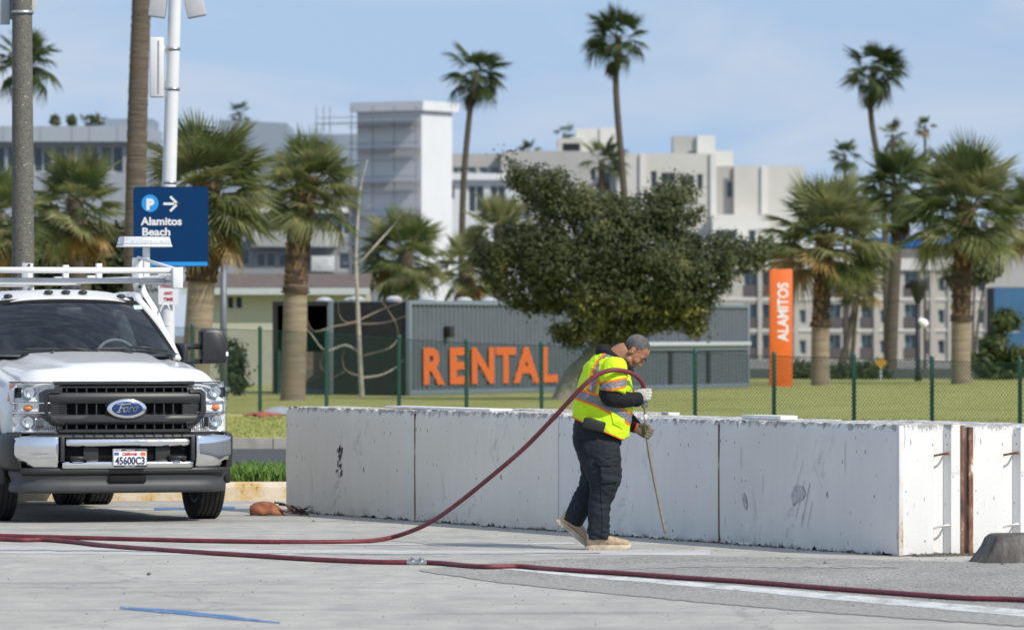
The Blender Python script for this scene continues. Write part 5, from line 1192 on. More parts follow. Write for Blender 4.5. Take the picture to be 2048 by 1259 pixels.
bpiece(ad, [(.06,.50),(.0,.485),(-.004,.44),(.015,.40),(.02,.375),(.004,.35),(.0,.30),(.01,.275),(.05,.268)], 'air_dam', m_gplast, bu)
mb = MB(); mb.box(-.17, .17, -1.02, -.98, .365, .425); mb.build('dam_slot', m_void, bu, bevel=.01)
bpiece([p*.995+Vector((0,.02,0)) for p in bp_seg(-.96, .96)], [(.0,.495),(-.001,.455),(.03,.425)], 'dam_shadow_gap', m_plast, bu)
# number plate
pl = empty('number_plate', (.005, -1.075, .582), 0, tk)
def flat(x0, x1, z0, z1, d0, d1, nm, mat, r=.008):
    mb = MB(); mb.prism([(x0+(x1-x0)/2+a, z0+b) for a, b in rrect(x1-x0, z1-z0, r, 4)], d0, d1, lambda a, b, d: Vector((a, d, b))); return mb.build(nm, mat, pl)
flat(-.158, .158, -.083, .083, 0, .012, 'plate_frame', m_chr); flat(-.150, .150, -.062, .060, -.006, .0, 'plate_sheet', M('plate_white', (.80,.80,.81), .45, var=.02))
flat(-.08, .08, .064, .080, -.004, .0, 'frame_band', m_plast, .003); flat(-.15, .15, -.081, -.066, -.004, 0, 'frame_band', m_plast, .003)
text_obj('lettering', '45600C3', .092, M('plate_ink', (.012,.02,.09), .5), pl, FRONT((0, -.008, -.054)), .002, .002, align='CENTER', fitw=.272)
text_obj('lettering', 'California', .038, M('plate_red', (.60,.02,.05), .5), pl, FRONT((-.008, -.008, .026)), .002, .001, .3, align='CENTER', fitw=.135)
flat(.095, .142, .022, .052, -.0085, -.006, 'sticker', M('sticker_orange', (.85,.17,.02), .5), .002); flat(-.145, -.105, .026, .052, -.0085, -.006, 'sticker', M('sticker_blue', (.05,.12,.45), .5), .002)
text_obj('lettering', 'ORANGE', .014, m_wp, pl, FRONT((0, -.006, .066)), .001, .0, align='CENTER', fitw=.08); text_obj('lettering', 'VALLEY', .014, m_wp, pl, FRONT((0, -.006, -.079)), .001, .0, align='CENTER', fitw=.10)
# ---- cab
WB_ = lambda u: Vector((lerp(-.865, .865, u), .44+.19*(2*u-1)**2, 1.515))
WT_ = lambda u: Vector((lerp(-.665, .665, u), 1.24+.09*(2*u-1)**2, 2.025-.03*(2*u-1)**2))
def wpt(u, v):
    p = WB_(u).lerp(WT_(u), v); return p+Vector((0,-.5,.8)).normalized()*.03*sin(pi*v)
cab = empty('cab', (0,0,0), 0, tk)
mb = MB(); mb.grid(wpt, 24, 12); mb.build('windscreen', m_wsh, cab, smooth=True, fix=False)
mb = MB(); mb.grid(lambda u, v: wpt(u, lerp(.905, 1., v)-.0*u)+Vector((0,-.004,.003)), 24, 2); mb.build('screen_border', m_void, cab, smooth=True, fix=False)
for s in (0, 1): mb = MB(); mb.grid(lambda u, v: wpt(s+(1-2*s)*u*.022, v)+Vector((0,-.004,.003)), 1, 12); mb.build('screen_border', m_void, cab, smooth=True, fix=False)
mb = MB(); mb.grid(lambda u, v: wpt(u, lerp(-.04, .035, v))+Vector((0,-.006,.004)), 24, 2); mb.build('cowl_panel', m_plast, cab, smooth=True, fix=False)
mb = MB(); mb.grid(lambda u, v: Vector((lerp(-.88, .88, u), lerp(.36, .47, v)+.17*(2*u-1)**2, 1.50+.012*v)), 20, 3); mb.build('cowl_grille', m_plast, cab, smooth=True, fix=False)
def roof_pt(u, v):
    t = 2*u-1; hw = .70+.06*sst(0, .3, v); x = hw*t; y = lerp(1.20+.09*t*t, 2.78, v)
    z = 2.02-.028*t*t+.085*sst(0, .22, v)**.7*(1-.55*abs(t)**3)-.02*max(0, v-.8)*5*abs(1)-.06*abs(t)**6
    return Vector((x, y, z))
mb = MB(); mb.grid(roof_pt, 32, 20); rf = mb.build('roof', m_wp, cab, smooth=True, fix=False, solid=.01)
for x in (-.56, -.17, 0, .17, .56):
    p = roof_pt((x/.74+1)/2, .10); mb = MB(); mb.sphere(p+Vector((0,-.01,.012)), (.045,.05,.022), 10, 6); mb.build('clearance_lamp', m_plast, rf, smooth=True)
mb = MB(); p = roof_pt(.66, .6); mb.sphere(p+Vector((0,0,.02)), (.10,.12,.03), 12, 6); mb.build('roof_antenna', m_plast, rf, smooth=True)
for s in (-1, 1):
    u = (s+1)/2; a = WB_(u); b = WT_(u)
    mb = MB(); pts = [a+Vector((s*.02,.0,-.06)), a.lerp(b, .35)+Vector((s*.035,.005,.012)), a.lerp(b, .7)+Vector((s*.04,.01,.014)), b+Vector((s*.04,.03,.006)), Vector((s*.74,1.62,2.05)), Vector((s*.76,2.3,2.055)), Vector((s*.765,2.76,2.03))]
    pc = catmull(pts, 6); mb.tube(pc, 1, 10, ell=[(.042,.032)]*len(pc)); mb.build('pillar', m_wp, cab, smooth=True)
    mb = MB(); mb.tube(catmull([Vector((s*.99,2.72,1.42)), Vector((s*.90,2.73,1.75)), Vector((s*.765,2.74,2.03))], 5), 1, 8, ell=[(.08,.05)]*11); mb.build('pillar', m_wp, cab, smooth=True)
    def spt(u_, v_):
        y = lerp(lerp(.72, 1.40, v_), 2.70, u_); return Vector((s*lerp(.975, .765, v_**1.1), y, lerp(1.44, 2.03, v_)))
    mb = MB(); mb.grid(spt, 10, 6); mb.build('side_window', m_tint, cab, smooth=True, fix=False)
    def dpt(u_, v_):
        y = lerp(.74, 2.76, u_); pr = [(.96,.50),(1.0,.62),(1.012,.9),(1.018,1.15),(1.005,1.32),(.975,1.45)]; k = v_*5; i = min(int(k), 4); q = k-i
        return Vector((s*lerp(pr[i][0], pr[i+1][0], q), y, lerp(pr[i][1], pr[i+1][1], q)))
    mb = MB(); mb.grid(dpt, 10, 15); dr = mb.build('door', m_wp, cab, smooth=True, fix=False, solid=.01)
    mb = MB(); mb.boxc((s*1.03, 2.35, 1.28), .035, .20, .035); mb.build('handle', m_plast, dr, bevel=.01)
    mb = MB(); mb.box(min(s*.90, s*1.06), max(s*.90, s*1.06), .75, 2.7, .40, .46); mb.build('running_board', m_plast, tk, bevel=.01)
    # towing mirror
    mr = empty('mirror', (0,0,0), 0, tk); c = Vector((s*1.325, 1.00, 1.575))
    mb = MB(); hw, hh = .125, .165
    prof = [(-.7*hw,-hh),(.8*hw,-hh),(hw,-.8*hh),(hw,.45*hh),(.62*hw,.9*hh),(.1*hw,hh),(-.75*hw,hh),(-hw,.85*hh),(-hw,-.85*hh)]
    ins = lambda q: [(a*q, b*q) for a, b in prof]
    vs = []; lay = [(ins(.80), -.10), (ins(.94), -.085), (ins(1.), -.05), (ins(1.), .06), (ins(.93), .075)]
    for pr, d in lay: vs += [c+Vector((s*a, d, b)) for a, b in pr]
    k = len(prof); mb.add(vs, [(r*k+i, r*k+(i+1) % k, (r+1)*k+(i+1) % k, (r+1)*k+i) for r in range(4) for i in range(k)]+[tuple(range(k)), tuple(4*k+i for i in range(k))]); mb.build('mirror_housing', m_plast, mr, auto=35)
    mb = MB(); mb.boxc(c+Vector((s*.10, -.075, -.075)), .055, .05, .045); mb.build('mirror_lamp', M('clear_plastic', (.75,.76,.78), .2, coat=.5), mr, bevel=.01)
    mb = MB(); mb.add([c+Vector((s*a*.88, .078, b*.88)) for a, b in prof], [tuple(range(k))]); mb.build('mirror_glass', m_chr, mr)
    for dz in (-.005, -.145):
        mb = MB(); mb.tube([(s*.93, .82, 1.575+dz), (s*1.09, .93, 1.578+dz), (s*1.22, .985, 1.575+dz)], [.036,.032,.022] if dz > -.1 else [.028,.026,.022], 8); mb.build('mirror_arm', m_plast, mr, smooth=True)
    mb = MB(); mb.boxc((s*.955, .80, 1.50), .05, .22, .20, Matrix.Rotation(.3*s, 3, 'Z')); mb.build('mirror_base', m_plast, mr, bevel=.02)
# rear wall, floor, inside
mb = MB(); mb.grid(lambda u, v: Vector((lerp(-1, 1, u)*lerp(.99, .76, max(0, (v-.6)/.4)), 2.77, lerp(.5, 2.04, v))), 8, 10); mb.build('rear_wall', m_wp, cab, smooth=True, fix=False)
mb = MB(); mb.box(-.93, .93, 2.70, 2.75, .55, 1.98); mb.build('inner_lining', m_int, cab)
mb = MB(); mb.grid(lambda u, v: roof_pt(u, lerp(.05, .97, v))+Vector((0,0,-.05)), 8, 6); mb.build('headliner', m_int2, cab, fix=False)
mb = MB(); mb.box(-.93, .93, .5, 2.7, .60, .66); mb.build('floor', m_int, cab)
mb = MB(); mb.grid(lambda u, v: Vector((lerp(-.88, .88, u), lerp(.50, .98, v)+.12*(2*u-1)**2*(1-v), 1.475+.03*sin(v*3)-.25*max(0, v-.8)*5*.5)), 16, 8); mb.build('dashboard', m_int2, cab, smooth=True, fix=False)
for sx in (-.42, .42):
    st = empty('seat', (sx, 1.75, .66), 0, cab)
    mb = MB(); mb.boxc((0,0,.35), .52, .52, .18); mb.build('cushion', m_int, st, bevel=.05); mb = MB(); mb.boxc((0,.28,.75), .50, .16, .75, Matrix.Rotation(-.2, 3, 'X')); mb.build('backrest', m_int, st, bevel=.06)
    mb = MB(); mb.boxc((0,.36,1.22), .26, .11, .19); mb.build('headrest', m_int, st, bevel=.04)
sw = empty('steering_wheel', (.42, 1.06, 1.46), 0, cab); sw.rotation_euler = (radians(-25), 0, 0)
mb = MB(); mb.tube([(.19*cos(a*pi/16), 0, .19*sin(a*pi/16)) for a in range(33)], .017, 8, cap=False); mb.build('wheel_rim', m_int2, sw, smooth=True); mb = MB(); mb.box(-.18,.18,-.01,.02,-.03,.03); mb.box(-.05,.05,-.02,.03,-.18,.06); mb.build('hub', m_int, sw, bevel=.01)
mb = MB(); mb.boxc((.0, 1.22, 1.90), .24, .04, .075); mb.build('rear_view_mirror', m_plast, cab, bevel=.012)
mb = MB(); mb.box(.60, .68, 0, .002, 0, .05); o = mb.build('windscreen_sticker', M('sticker_pale', (.55,.68,.66), .6), cab); o.location = (0.01, 1.16, 1.92); o.rotation_euler = (radians(-42), 0, 0)
# wipers
for pts in ([(-.62,.50,1.545),(-.30,.47,1.548),(.02,.46,1.538)], [(.03,.45,1.545),(.36,.47,1.553),(.70,.545,1.545)]):
    wp = empty('wiper', (0,0,0), 0, cab); off = Vector((0,-.02,.006)); mb = MB(); mb.tube([Vector(p)+off for p in catmull(pts, 5)], .010, 6); mb.build('blade', m_plast, wp, smooth=True)
    a = Vector(pts[2])+off; mb = MB(); mb.tube([a+Vector((.05,-.05,-.02)), a.lerp(Vector(pts[1])+off, .5)+Vector((0,-.02,.012)), Vector(pts[1])+off+Vector((0,-.005,.012))], [.014,.010,.007], 6); mb.build('wiper_arm', m_plast, wp, smooth=True)
# ---- wheels
def wheel_meshes():
    wdt = .118; prof = [(.255,-.085),(.285,-.105),(.34,-.122),(.385,-.112),(.402,-.098)]
    for g0 in (-.066, -.024, .024, .066): prof += [(.405, g0-.007), (.393, g0-.005), (.393, g0+.005), (.405, g0+.007)]
    prof += [(.402,.098),(.385,.112),(.34,.122),(.285,.105),(.255,.085)]
    t = MB(); t.lathe(prof, 48, axis='x')
    for i in range(96):                                        # shoulder lugs
        a = 2*pi*i/96
        for sx in (-1, 1):
            c = Vector((sx*.099, .400*cos(a), .400*sin(a))); R = Matrix.Rotation(a, 3, 'X'); t.boxc(c, .022, .010, .013, R)
    r = MB(); r.lathe([(.255,-.085),(.245,-.09),(.23,-.06),(.22,.0),(.17,.03),(.10,.05),(.09,.09),(.02,.095),(.001,.095)], 32, axis='x')
    for i in range(8):
        a = 2*pi*i/8; r.tube([(.045, .135*cos(a), .135*sin(a)), (.075, .135*cos(a), .135*sin(a))], .014, 6)
    return t.mesh('tyre', True), r.mesh('rim', True)
TM, RM = wheel_meshes(); TM.materials.append(m_rubber); RM.materials.append(m_rim); TM.set_sharp_from_angle(angle=radians(30))
WBS = 4.55
for x, y, fl_ in ((.965,0,1),(-.965,0,-1),(.80,WBS,-1),(1.08,WBS,1),(-.80,WBS,1),(-1.08,WBS,-1)):
    wl = empty('wheel', (x, y, RW), 0, tk)
    for nm, me in (('tyre', TM), ('rim', RM)):
        o = bpy.data.objects.new(nm, me); C.objects.link(o); o.parent = wl
        if fl_ < 0: o.rotation_euler = (0, 0, pi)
mb = MB(); mb.tube([(-.8,0,.42),(.8,0,.42)], .05, 8); mb.build('front_axle', m_void, tk); mb = MB(); mb.tube([(-.8,WBS,.42),(.8,WBS,.42)], .06, 8); mb.sphere((0,WBS,.42), .2, 12, 8); mb.build('rear_axle', m_void, tk)
for sx in (-.43, .43): mb = MB(); mb.box(sx-.04, sx+.04, -.7, 6.8, .55, .75); mb.build('frame_rail', m_void, tk)
mb = MB(); mb.box(-.38, .38, -.6, .5, .50, .95); mb.build('engine_block', m_void, tk)
mb = MB(); mb.box(.55, .95, 2.6, 3.6, .42, .75); mb.build('fuel_tank', m_void, tk, bevel=.03)
# ---- service body with compartments
sbd = empty('service_body', (0,0,0), 0, tk)
for s in (-1, 1):
    mb = MB(); a, b = sorted((s*.72, s*1.19)); mb.box(a, b, 2.95, 7.0, .98, 1.55); mb.build('compartment', m_wp, sbd, bevel=.015)
    mb = MB(); a, b = sorted((s*.72, s*1.19)); mb.box(a, b, 2.95, 3.95, .55, .976); mb.box(a, b, 5.15, 7.0, .55, .976); mb.build('lower_compartment', m_wp, sbd, bevel=.012)
    for y0, y1 in ((3.0,3.9),(3.97,5.1),(5.17,6.1),(6.15,6.95)):
        mb = MB(); a, b = sorted((s*1.191, s*1.203)); mb.box(a, b, y0, y1, 1.02, 1.50); dd_ = mb.build('compartment_door', m_wp, sbd, bevel=.004); mb = MB(); mb.boxc((s*1.21, (y0+y1)/2, 1.28), .02, .12, .06); mb.build('latch', m_rim, dd_, bevel=.006)
mb = MB(); mb.box(-.72, .72, 2.95, 7.0, .80, .86); mb.build('bed_floor', m_gplast, sbd); mb = MB(); mb.box(-.72, .72, 2.95, 3.0, .86, 1.55); mb.build('headboard', m_wp, sbd, bevel=.01)
# ---- ladder rack with beacon
rk = empty('ladder_rack', (0,0,0), 0, tk)
def rt(pts, r, nm='rack_tube', n=10, mat=m_rack): mb = MB(); mb.tube(catmull(pts, 5) if len(pts) > 2 else pts, r, n); return mb.build(nm, mat, rk, smooth=True)
Z1, Z2 = 2.285, 2.215; RX = 1.05
rt([(-RX-.07, 1.52, Z1), (RX+.07, 1.52, Z1)], .030, 'front_bar')
mb = MB(); mb.box(-RX-.05, RX+.05, 1.60, 1.66, Z2-.045, Z2); mb.build('lower_bar', M('rack_grey', (.45,.46,.48), .4, .3), rk, bevel=.006)
for s in (-1, 1):
    mb = MB(); mb.box(s*(RX+.055)-.05, s*(RX+.055)+.05, 1.44, 1.52, Z2-.10, Z1+.03); mb.build('end_bracket', m_rack, rk, bevel=.01)
    rt([(s*RX, 1.5, Z2), (s*RX, 7.3, Z2)], .028, 'side_rail'); rt([(s*RX, 1.5, Z2-.06), (s*RX*.98, 2.9, Z2-.02)], .02, 'brace')
    for y in (2.55, 7.2):
        rt([(s*1.22, y, 1.5), (s*1.20, y, 1.72), (s*1.12, y, 1.93), (s*1.02, y, 2.08), (s*.99, y, Z2-.02), (s*.99, y, Z2+.26)], 1, 'rack_leg') if False else None
        mb = MB(); pts = catmull([(s*1.24, y, 1.5), (s*1.235, y, 1.66), (s*1.15, y, 1.88), (s*1.04, y, 2.06), (s*1.00, y, 2.2), (s*1.00, y, 2.42)], 6); mb.tube(pts, 1, 4, ell=[(.062,.05)]*len(pts), up=(0,1,0)); mb.build('rack_leg', m_rack, rk, bevel=.006)
        for z in (2.40, 2.14):
            mb = MB(); mb.sphere((s*1.0, y-.065, z), .016, 8, 6); mb.build('bolt', m_plast, rk)
    for y in (4.3, 5.7):
        mb = MB(); mb.box(s*RX-.03, s*RX+.03, y, y+.05, Z2, Z2+.17); mb.box(s*RX-.12, s*RX-.04, y, y+.05, Z2, Z2+.05); mb.build('ladder_stop', m_rack, rk, bevel=.006)
for y in (2.55, 5.1, 7.2): rt([(-RX, y, Z2-.02), (RX, y, Z2-.02)], .025, 'cross_bar')
rt([(1.20, 2.50, 1.90), (1.23, 2.49, 1.96), (1.27, 2.48, 1.97), (1.29, 2.48, 1.92)], .010, 'hook'); rt([(1.24, 2.5, 1.76), (1.32, 2.48, 1.78)], .008, 'hook')
rt([(1.24, 2.55, 1.52), (1.19, 3.0, 1.45)], .03, 'leg_bracket'); rt([(-1.24, 2.55, 1.52), (-1.19, 3.0, 1.45)], .03, 'leg_bracket'); rt([(.99, 2.52, 2.42), (1.10, 1.53, 2.30)], .016, 'stay')
mb = MB(); mb.box(1.05, 1.11, 2.52, 2.58, Z2-.03, 2.52); mb.build('beacon_mast', m_rack, rk, bevel=.006)
bc = empty('beacon', (1.06, 2.55, 2.52), 0, tk)
mb = MB(); mb.box(-.245, .245, -.14, .14, .0, .022); mb.build('beacon_base', m_rack, bc, bevel=.01)
mb = MB(); mb.add([Vector((a*(.24 if z < .05 else .225), b*(.135 if z < .05 else .115), z)) for z in (.022, .10) for a, b in ((-1,-1),(1,-1),(1,1),(-1,1))], [(3,2,1,0),(4,5,6,7),(0,1,5,4),(1,2,6,5),(2,3,7,6),(3,0,4,7)]); mb.build('beacon_lens', M('beacon_plastic', (.55,.57,.60), .18, var=.25, scale=30, stretch=(3,1,1), coat=.5), bc, bevel=.012)
for i in range(9):
    mb = MB(); x = -.2+i*.05; mb.box(x-.008, x+.008, -.10, .10, .024, .085); mb.build('beacon_reflector', m_refl if i % 2 else m_rack, bc)
# ================================================================== THE MAN, HIS LANCE AND THE HOSES
KP = 254.7; MY = 44.67
man = empty('person', ((1215-1024)/F*MY, MY, 0)); tag(man, 'man in neon yellow safety vest bending over a long thin lance', 'person')
MO = man.location.copy()
def S(px, py, y=0.): return Vector(((px-1215)/KP, y, (1098-py)/KP))
def chain(mb, pts, n=16, caps=True):
    """pts: (px, py, y, half width in the picture plane in px, half depth in m)"""
    c = [S(p[0], p[1], p[2]) for p in pts]; k = 5; cc = catmull(c, k); el = []
    for i in range(len(cc)):
        t = i/k; j = min(int(t), len(pts)-2); q = t-j; q = q*q*(3-2*q)*.5+q*.5
        el.append((lerp(pts[j][3], pts[j+1][3], q)/KP, lerp(pts[j][4], pts[j+1][4], q)))
    mb.tube(cc, 1, n, ell=el, up=(0,1,0))
    return mb
def remesh(mb, name, mat, parent, voxel=.007, smooth=5, fn=None, cut=None, mtx=None):
    me = mb.mesh(name, True, fix=True); o = bpy.data.objects.new(name, me); C.objects.link(o)
    q = o.modifiers.new('r', 'REMESH'); q.mode = 'VOXEL'; q.voxel_size = voxel; q.use_smooth_shade = True
    if smooth:
        q = o.modifiers.new('s', 'SMOOTH'); q.iterations = smooth; q.factor = .5
    dg = bpy.context.evaluated_depsgraph_get(); nm = bpy.data.meshes.new_from_object(o.evaluated_get(dg)); bpy.data.objects.remove(o); bpy.data.meshes.remove(me); nm.name = name
    if fn:
        ns = [v.normal.copy() for v in nm.vertices]
        for v, n_ in zip(nm.vertices, ns): v.co += n_*fn(v.co, n_)
        nm.update()
    if cut:
        bm = bmesh.new(); bm.from_mesh(nm)
        for co, no in cut: bmesh.ops.bisect_plane(bm, geom=bm.verts[:]+bm.edges[:]+bm.faces[:], plane_co=co, plane_no=no, clear_outer=True)
        bm.to_mesh(nm); bm.free()
    if mtx is not None: nm.transform(mtx); nm.update()
    nm.polygons.foreach_set('use_smooth', [True]*len(nm.polygons)); nm.materials.clear(); nm.materials.append(mat)
    r = bpy.data.objects.new(name, nm); C.objects.link(r); r.parent = parent; return r
def patch_from(src, name, mat, parent, sel, off=.004, solid=0.):
    """pieces of a garment that follow its surface: faces chosen by place, lifted off it"""
    me = src.data; keep = [p for p in me.polygons if sel(p.center, p.normal)]
    idx = {}; vs = []; fs = []
    for p in keep:
        f = []
        for i in p.vertices:
            if i not in idx: idx[i] = len(vs); vs.append(me.vertices[i].co+me.vertices[i].normal*off)
            f.append(idx[i])
        fs.append(tuple(f))
    mb = MB(); mb.add(vs, fs); o = mb.build(name, mat, parent, smooth=True, fix=False)
    if solid: q = o.modifiers.new('solid', 'SOLIDIFY'); q.thickness = solid; q.offset = 0
    return o
def folds(amp, fr=(9,9,22), seed=0., amp2=.002):
    def f(p, n_):
        a = noise.noise(Vector((p.x*fr[0]+seed, p.y*fr[1], p.z*fr[2]+p.x*fr[0]*.6))); b = noise.noise(Vector((p.x*30+seed, p.y*30, p.z*45)))
        c = noise.noise(Vector((p.x*fr[0]*2.3+seed, p.y*fr[1]*2.3, p.z*fr[2]*2.1-p.x*20)))
        return amp*((1-2*abs(a))*.6+(.5-abs(c))*.55)+amp2*b
    return f
m_skin = M('skin', (.36,.165,.095), .5, var=.12, scale=18, bmp=.1, bscale=120, bdist=.002)
def cloth(name, col, rough=.85, var=.2, sc_=14):
    return M(name, col, rough, var=var, scale=sc_, bmp=.25, bscale=70, bdist=.004, spec=.25)
m_hood = cloth('black_hoodie', (.013,.014,.017)); m_pant = cloth('dark_work_trousers', (.016,.021,.028), .75, .35, 6)
m_vest = cloth('neon_yellow_vest', (.60,.88,.02), .7, .06); m_tape = M('reflective_tape', (.19,.195,.21), .45, var=.08, scale=12); m_trim = cloth('orange_trim', (.95,.20,.02), .7, .06)
m_gw = cloth('pale_glove', (.50,.49,.45), .85, .15); m_gb = cloth('brown_glove', (.17,.14,.10), .85, .4); m_red = cloth('red_cuff', (.45,.03,.02))
m_boot_l = M('tan_boot_leather', (.42,.32,.21), .75, var=.25, scale=12, bmp=.3, bscale=50); m_sole = M('boot_sole', (.52,.44,.33), .8, var=.3, scale=10); m_lace = M('boot_lace', (.03,.028,.025), .8)

# --- body: one continuous figure under the clothes
HP = radians(58); H0 = S(1266, 704); HM = Matrix.Translation(H0) @ Matrix.Rotation(HP, 4, 'Y') @ Matrix.Rotation(radians(-8), 4, 'Z')
def hp(x, y, z): return HM @ Vector((x, y, z))
bd = MB()
hs = 1.06
def ball(x, y, z, rx, ry, rz):
    k = MB(); k.sphere((0,0,0), (rx*hs, ry*hs, rz*hs), 20, 14); bd.add([HM @ (Vector(v)+Vector((x,y,z))*hs) for v in k.v], k.f)
def hchain(pts):
    k = MB(); k.tube([hp(p[0]*hs, p[1]*hs, p[2]*hs) for p in pts], [p[3]*hs for p in pts], 12); bd.add(k.v, k.f)
ball(-.012,0,.052,.100,.077,.086); ball(.035,0,.010,.062,.066,.088); ball(.045,0,-.06,.050,.052,.045); ball(.068,0,-.085,.026,.028,.022); ball(.005,0,-.055,.055,.060,.05)
for s in (-1, 1):
    ball(.062,s*.036,-.012,.034,.026,.030); hchain([(.083,s*.008,.036,.013),(.086,s*.028,.040,.013),(.072,s*.052,.034,.012)])
    ball(-.004,s*.076,-.006,.019,.010,.030); ball(-.010,s*.082,.008,.015,.008,.016); hchain([(.092,s*.002,-.012,.009),(.098,s*.012,-.016,.010),(.086,s*.016,-.018,.008)])
    ball(.030,s*.045,-.058,.032,.022,.03)
hchain([(.088,0,.032,.011),(.100,0,.012,.0115),(.113,0,-.008,.0135),(.100,0,-.018,.011)]); hchain([(.088,-.022,-.047,.007),(.098,0,-.045,.0095),(.088,.022,-.047,.007)]); hchain([(.086,-.020,-.058,.007),(.094,0,-.059,.0095),(.086,.020,-.058,.007)])
chain(bd, [(1216,735,0,26,.075),(1232,718,0,24,.066),(1246,708,0,23,.062),(1256,703,0,20,.058)])
chain(bd, [(1222,722,0,20,.14),(1214,745,0,34,.19),(1210,790,0,44,.18),(1205,835,0,46,.185),(1196,870,0,42,.17),(1194,890,0,30,.15)])
for y, arm, leg in ((-1, [(1226,738,-.18,17,.06),(1222,790,-.255,14,.05),(1262,798,-.14,11,.04),(1278,790,-.05,9,.03)], [(1195,885,-.09,34,.085),(1206,950,-.10,24,.07),(1200,1010,-.10,17,.055),(1197,1080,-.10,12,.04),(1230,1088,-.10,8,.035)]),
                    (1, [(1232,738,.18,17,.06),(1240,810,.25,14,.05),(1262,845,.14,11,.04),(1280,860,.05,9,.03)], [(1190,890,.09,34,.085),(1192,965,.09,23,.07),(1160,1018,.09,15,.05),(1142,1048,.09,10,.04),(1160,1075,.09,8,.035)])):
    chain(bd, arm); chain(bd, leg)
body = remesh(bd, 'body', m_skin, man, .0055, 3)
# face details
for s in (-1, 1):
    e = MB(); e.sphere(hp(.079*hs, s*.031*hs, .021*hs), .0105, 10, 8); e.build('eye', M('eye_white', (.5,.48,.45), .3), man, smooth=True)
    e = MB(); k = MB(); k.tube([hp(.098*hs, s*.012*hs, .047*hs), hp(.098*hs, s*.03*hs, .052*hs), hp(.082*hs, s*.055*hs, .044*hs)], [.004,.006,.003], 6); k.build('eyebrow', M('eyebrow_dark', (.03,.022,.018), .9), man, smooth=True)
mb = MB(); mb.sphere(hp(.006*hs, -.089*hs, -.004*hs), .006, 8, 6); mb.build('ear_plug', M('ear_plug_yellow', (.75,.65,.05), .7), man, smooth=True)
HI = HM.inverted()
def hair_sel(c, n_):
    p = HI @ c; p = p/hs
    if (p-Vector((-.005,0,.045))).length > .122: return False
    line = noise.noise(p*75)*.008+noise.noise(p*200)*.006
    return (p.z > .104+line and p.x < .05) or (p.x < .032+line and p.z > .062-.2*(p.x)+line and p.z > .03) or (p.x < .012+line and p.z > .034) or (p.x < -.03+line and p.z > -.022+line)
def mat_hair():
    m, t, b = _nodes('cropped_grey_hair'); n = noise_n(t, 230, 2, .7); n2 = noise_n(t, 14, 3, .6)
    c = ramp(t, n.outputs['Fac'], [(.30, (.05,.045,.042)), (.52, (.11,.103,.098)), (.70, (.26,.25,.24))]); d = ramp(t, n2.outputs['Fac'], [(.32, .5), (.65, 1.3)])
    x = mixc(t, 1, c.outputs[0], d.outputs[0], 'MULTIPLY'); t.links.new(x, b.inputs['Base Color']); b.inputs['Roughness'].default_value = .6; bump(t, b, n.outputs['Fac'], .8, .006); return m
hair = patch_from(body, 'hair', mat_hair(), man, hair_sel, .0015, .001)

# --- hoodie, trousers, vest
hd_ = MB()
chain(hd_, [(1220,716,0,24,.155),(1214,745,0,42,.205),(1209,790,0,51,.198),(1205,835,0,53,.205),(1203,862,0,50,.198)])
chain(hd_, [(1228,735,-.165,24,.08),(1222,770,-.235,22,.078),(1219,790,-.262,20,.072),(1236,796,-.225,17,.066),(1262,798,-.13,14.5,.055),(1279,797,-.075,12.5,.045)])
chain(hd_, [(1232,735,.165,24,.08),(1236,790,.24,21,.075),(1240,815,.262,19,.07),(1252,836,.19,16,.06),(1270,851,.10,13.5,.05),(1274,853,.09,13,.048)])
for pts in ([S(1203,700), S(1212,706,-.075), S(1230,718,-.10), S(1249,732,-.08), S(1259,742,0), S(1249,732,.08), S(1230,718,.10), S(1212,706,.075), S(1203,700)],):
    cc = catmull(pts, 5); hd_.tube(cc, [.030+.018*max(0, (S(1232,0).x-p.x)/.12) for p in cc], 12)
k_ = MB(); k_.sphere(S(1207,703), (.062,.115,.052), 16, 12); hd_.add(k_.v, k_.f)
hoodie = remesh(hd_, 'hoodie', m_hood, man, .007, 4, folds(.010, (10,10,20), 3.))
tr_ = MB()
chain(tr_, [(1201,836,0,45,.185),(1197,855,0,49,.19),(1194,880,0,48,.185),(1192,905,0,40,.165)], 24)
chain(tr_, [(1193,878,-.085,44,.108),(1202,918,-.10,39,.104),(1208,950,-.105,34,.098),(1206,976,-.105,26.5,.083),(1199,1005,-.105,21.5,.072),(1197,1040,-.105,20.5,.07),(1197,1076,-.105,22,.075)], 20)
chain(tr_, [(1190,885,.085,42,.105),(1196,930,.09,35,.10),(1188,966,.09,28,.085),(1169,1000,.09,23,.074),(1151,1030,.09,20,.068),(1143,1045,.09,20,.068)], 20)
def trf(p, n_):
    a = folds(.011, (8,8,15), 7., .0025)(p, n_); z = p.z
    a += .010*max(0., 1-abs(z-.52)/.10)*noise.noise(Vector((p.x*20, p.y*8, z*38)))+.013*max(0., 1-abs(z-.14)/.09)*noise.noise(Vector((p.x*16, p.y*10, z*45+3)))
    return a
trousers = remesh(tr_, 'trousers', m_pant, man, .0065, 4, trf)
def inpoly(px, py, q):
    c = False; j = len(q)-1
    for i in range(len(q)):
        if (q[i][1] > py) != (q[j][1] > py) and px < (q[j][0]-q[i][0])*(py-q[i][1])/(q[j][1]-q[i][1])+q[i][0]: c = not c
        j = i
    return c
def toPx(c): return c.x*KP+1215, 1098-c.z*KP
patch_from(trousers, 'cargo_pocket', m_pant, man, lambda c, n_: n_.y < -.1 and c.y < -.12 and inpoly(*toPx(c), [(1199,929),(1232,931),(1233,962),(1203,964)]), .010, .010)
patch_from(trousers, 'pocket_flap', m_pant, man, lambda c, n_: n_.y < -.1 and c.y < -.12 and inpoly(*toPx(c), [(1192,917),(1233,917),(1234,930),(1194,929)]), .015, .010)
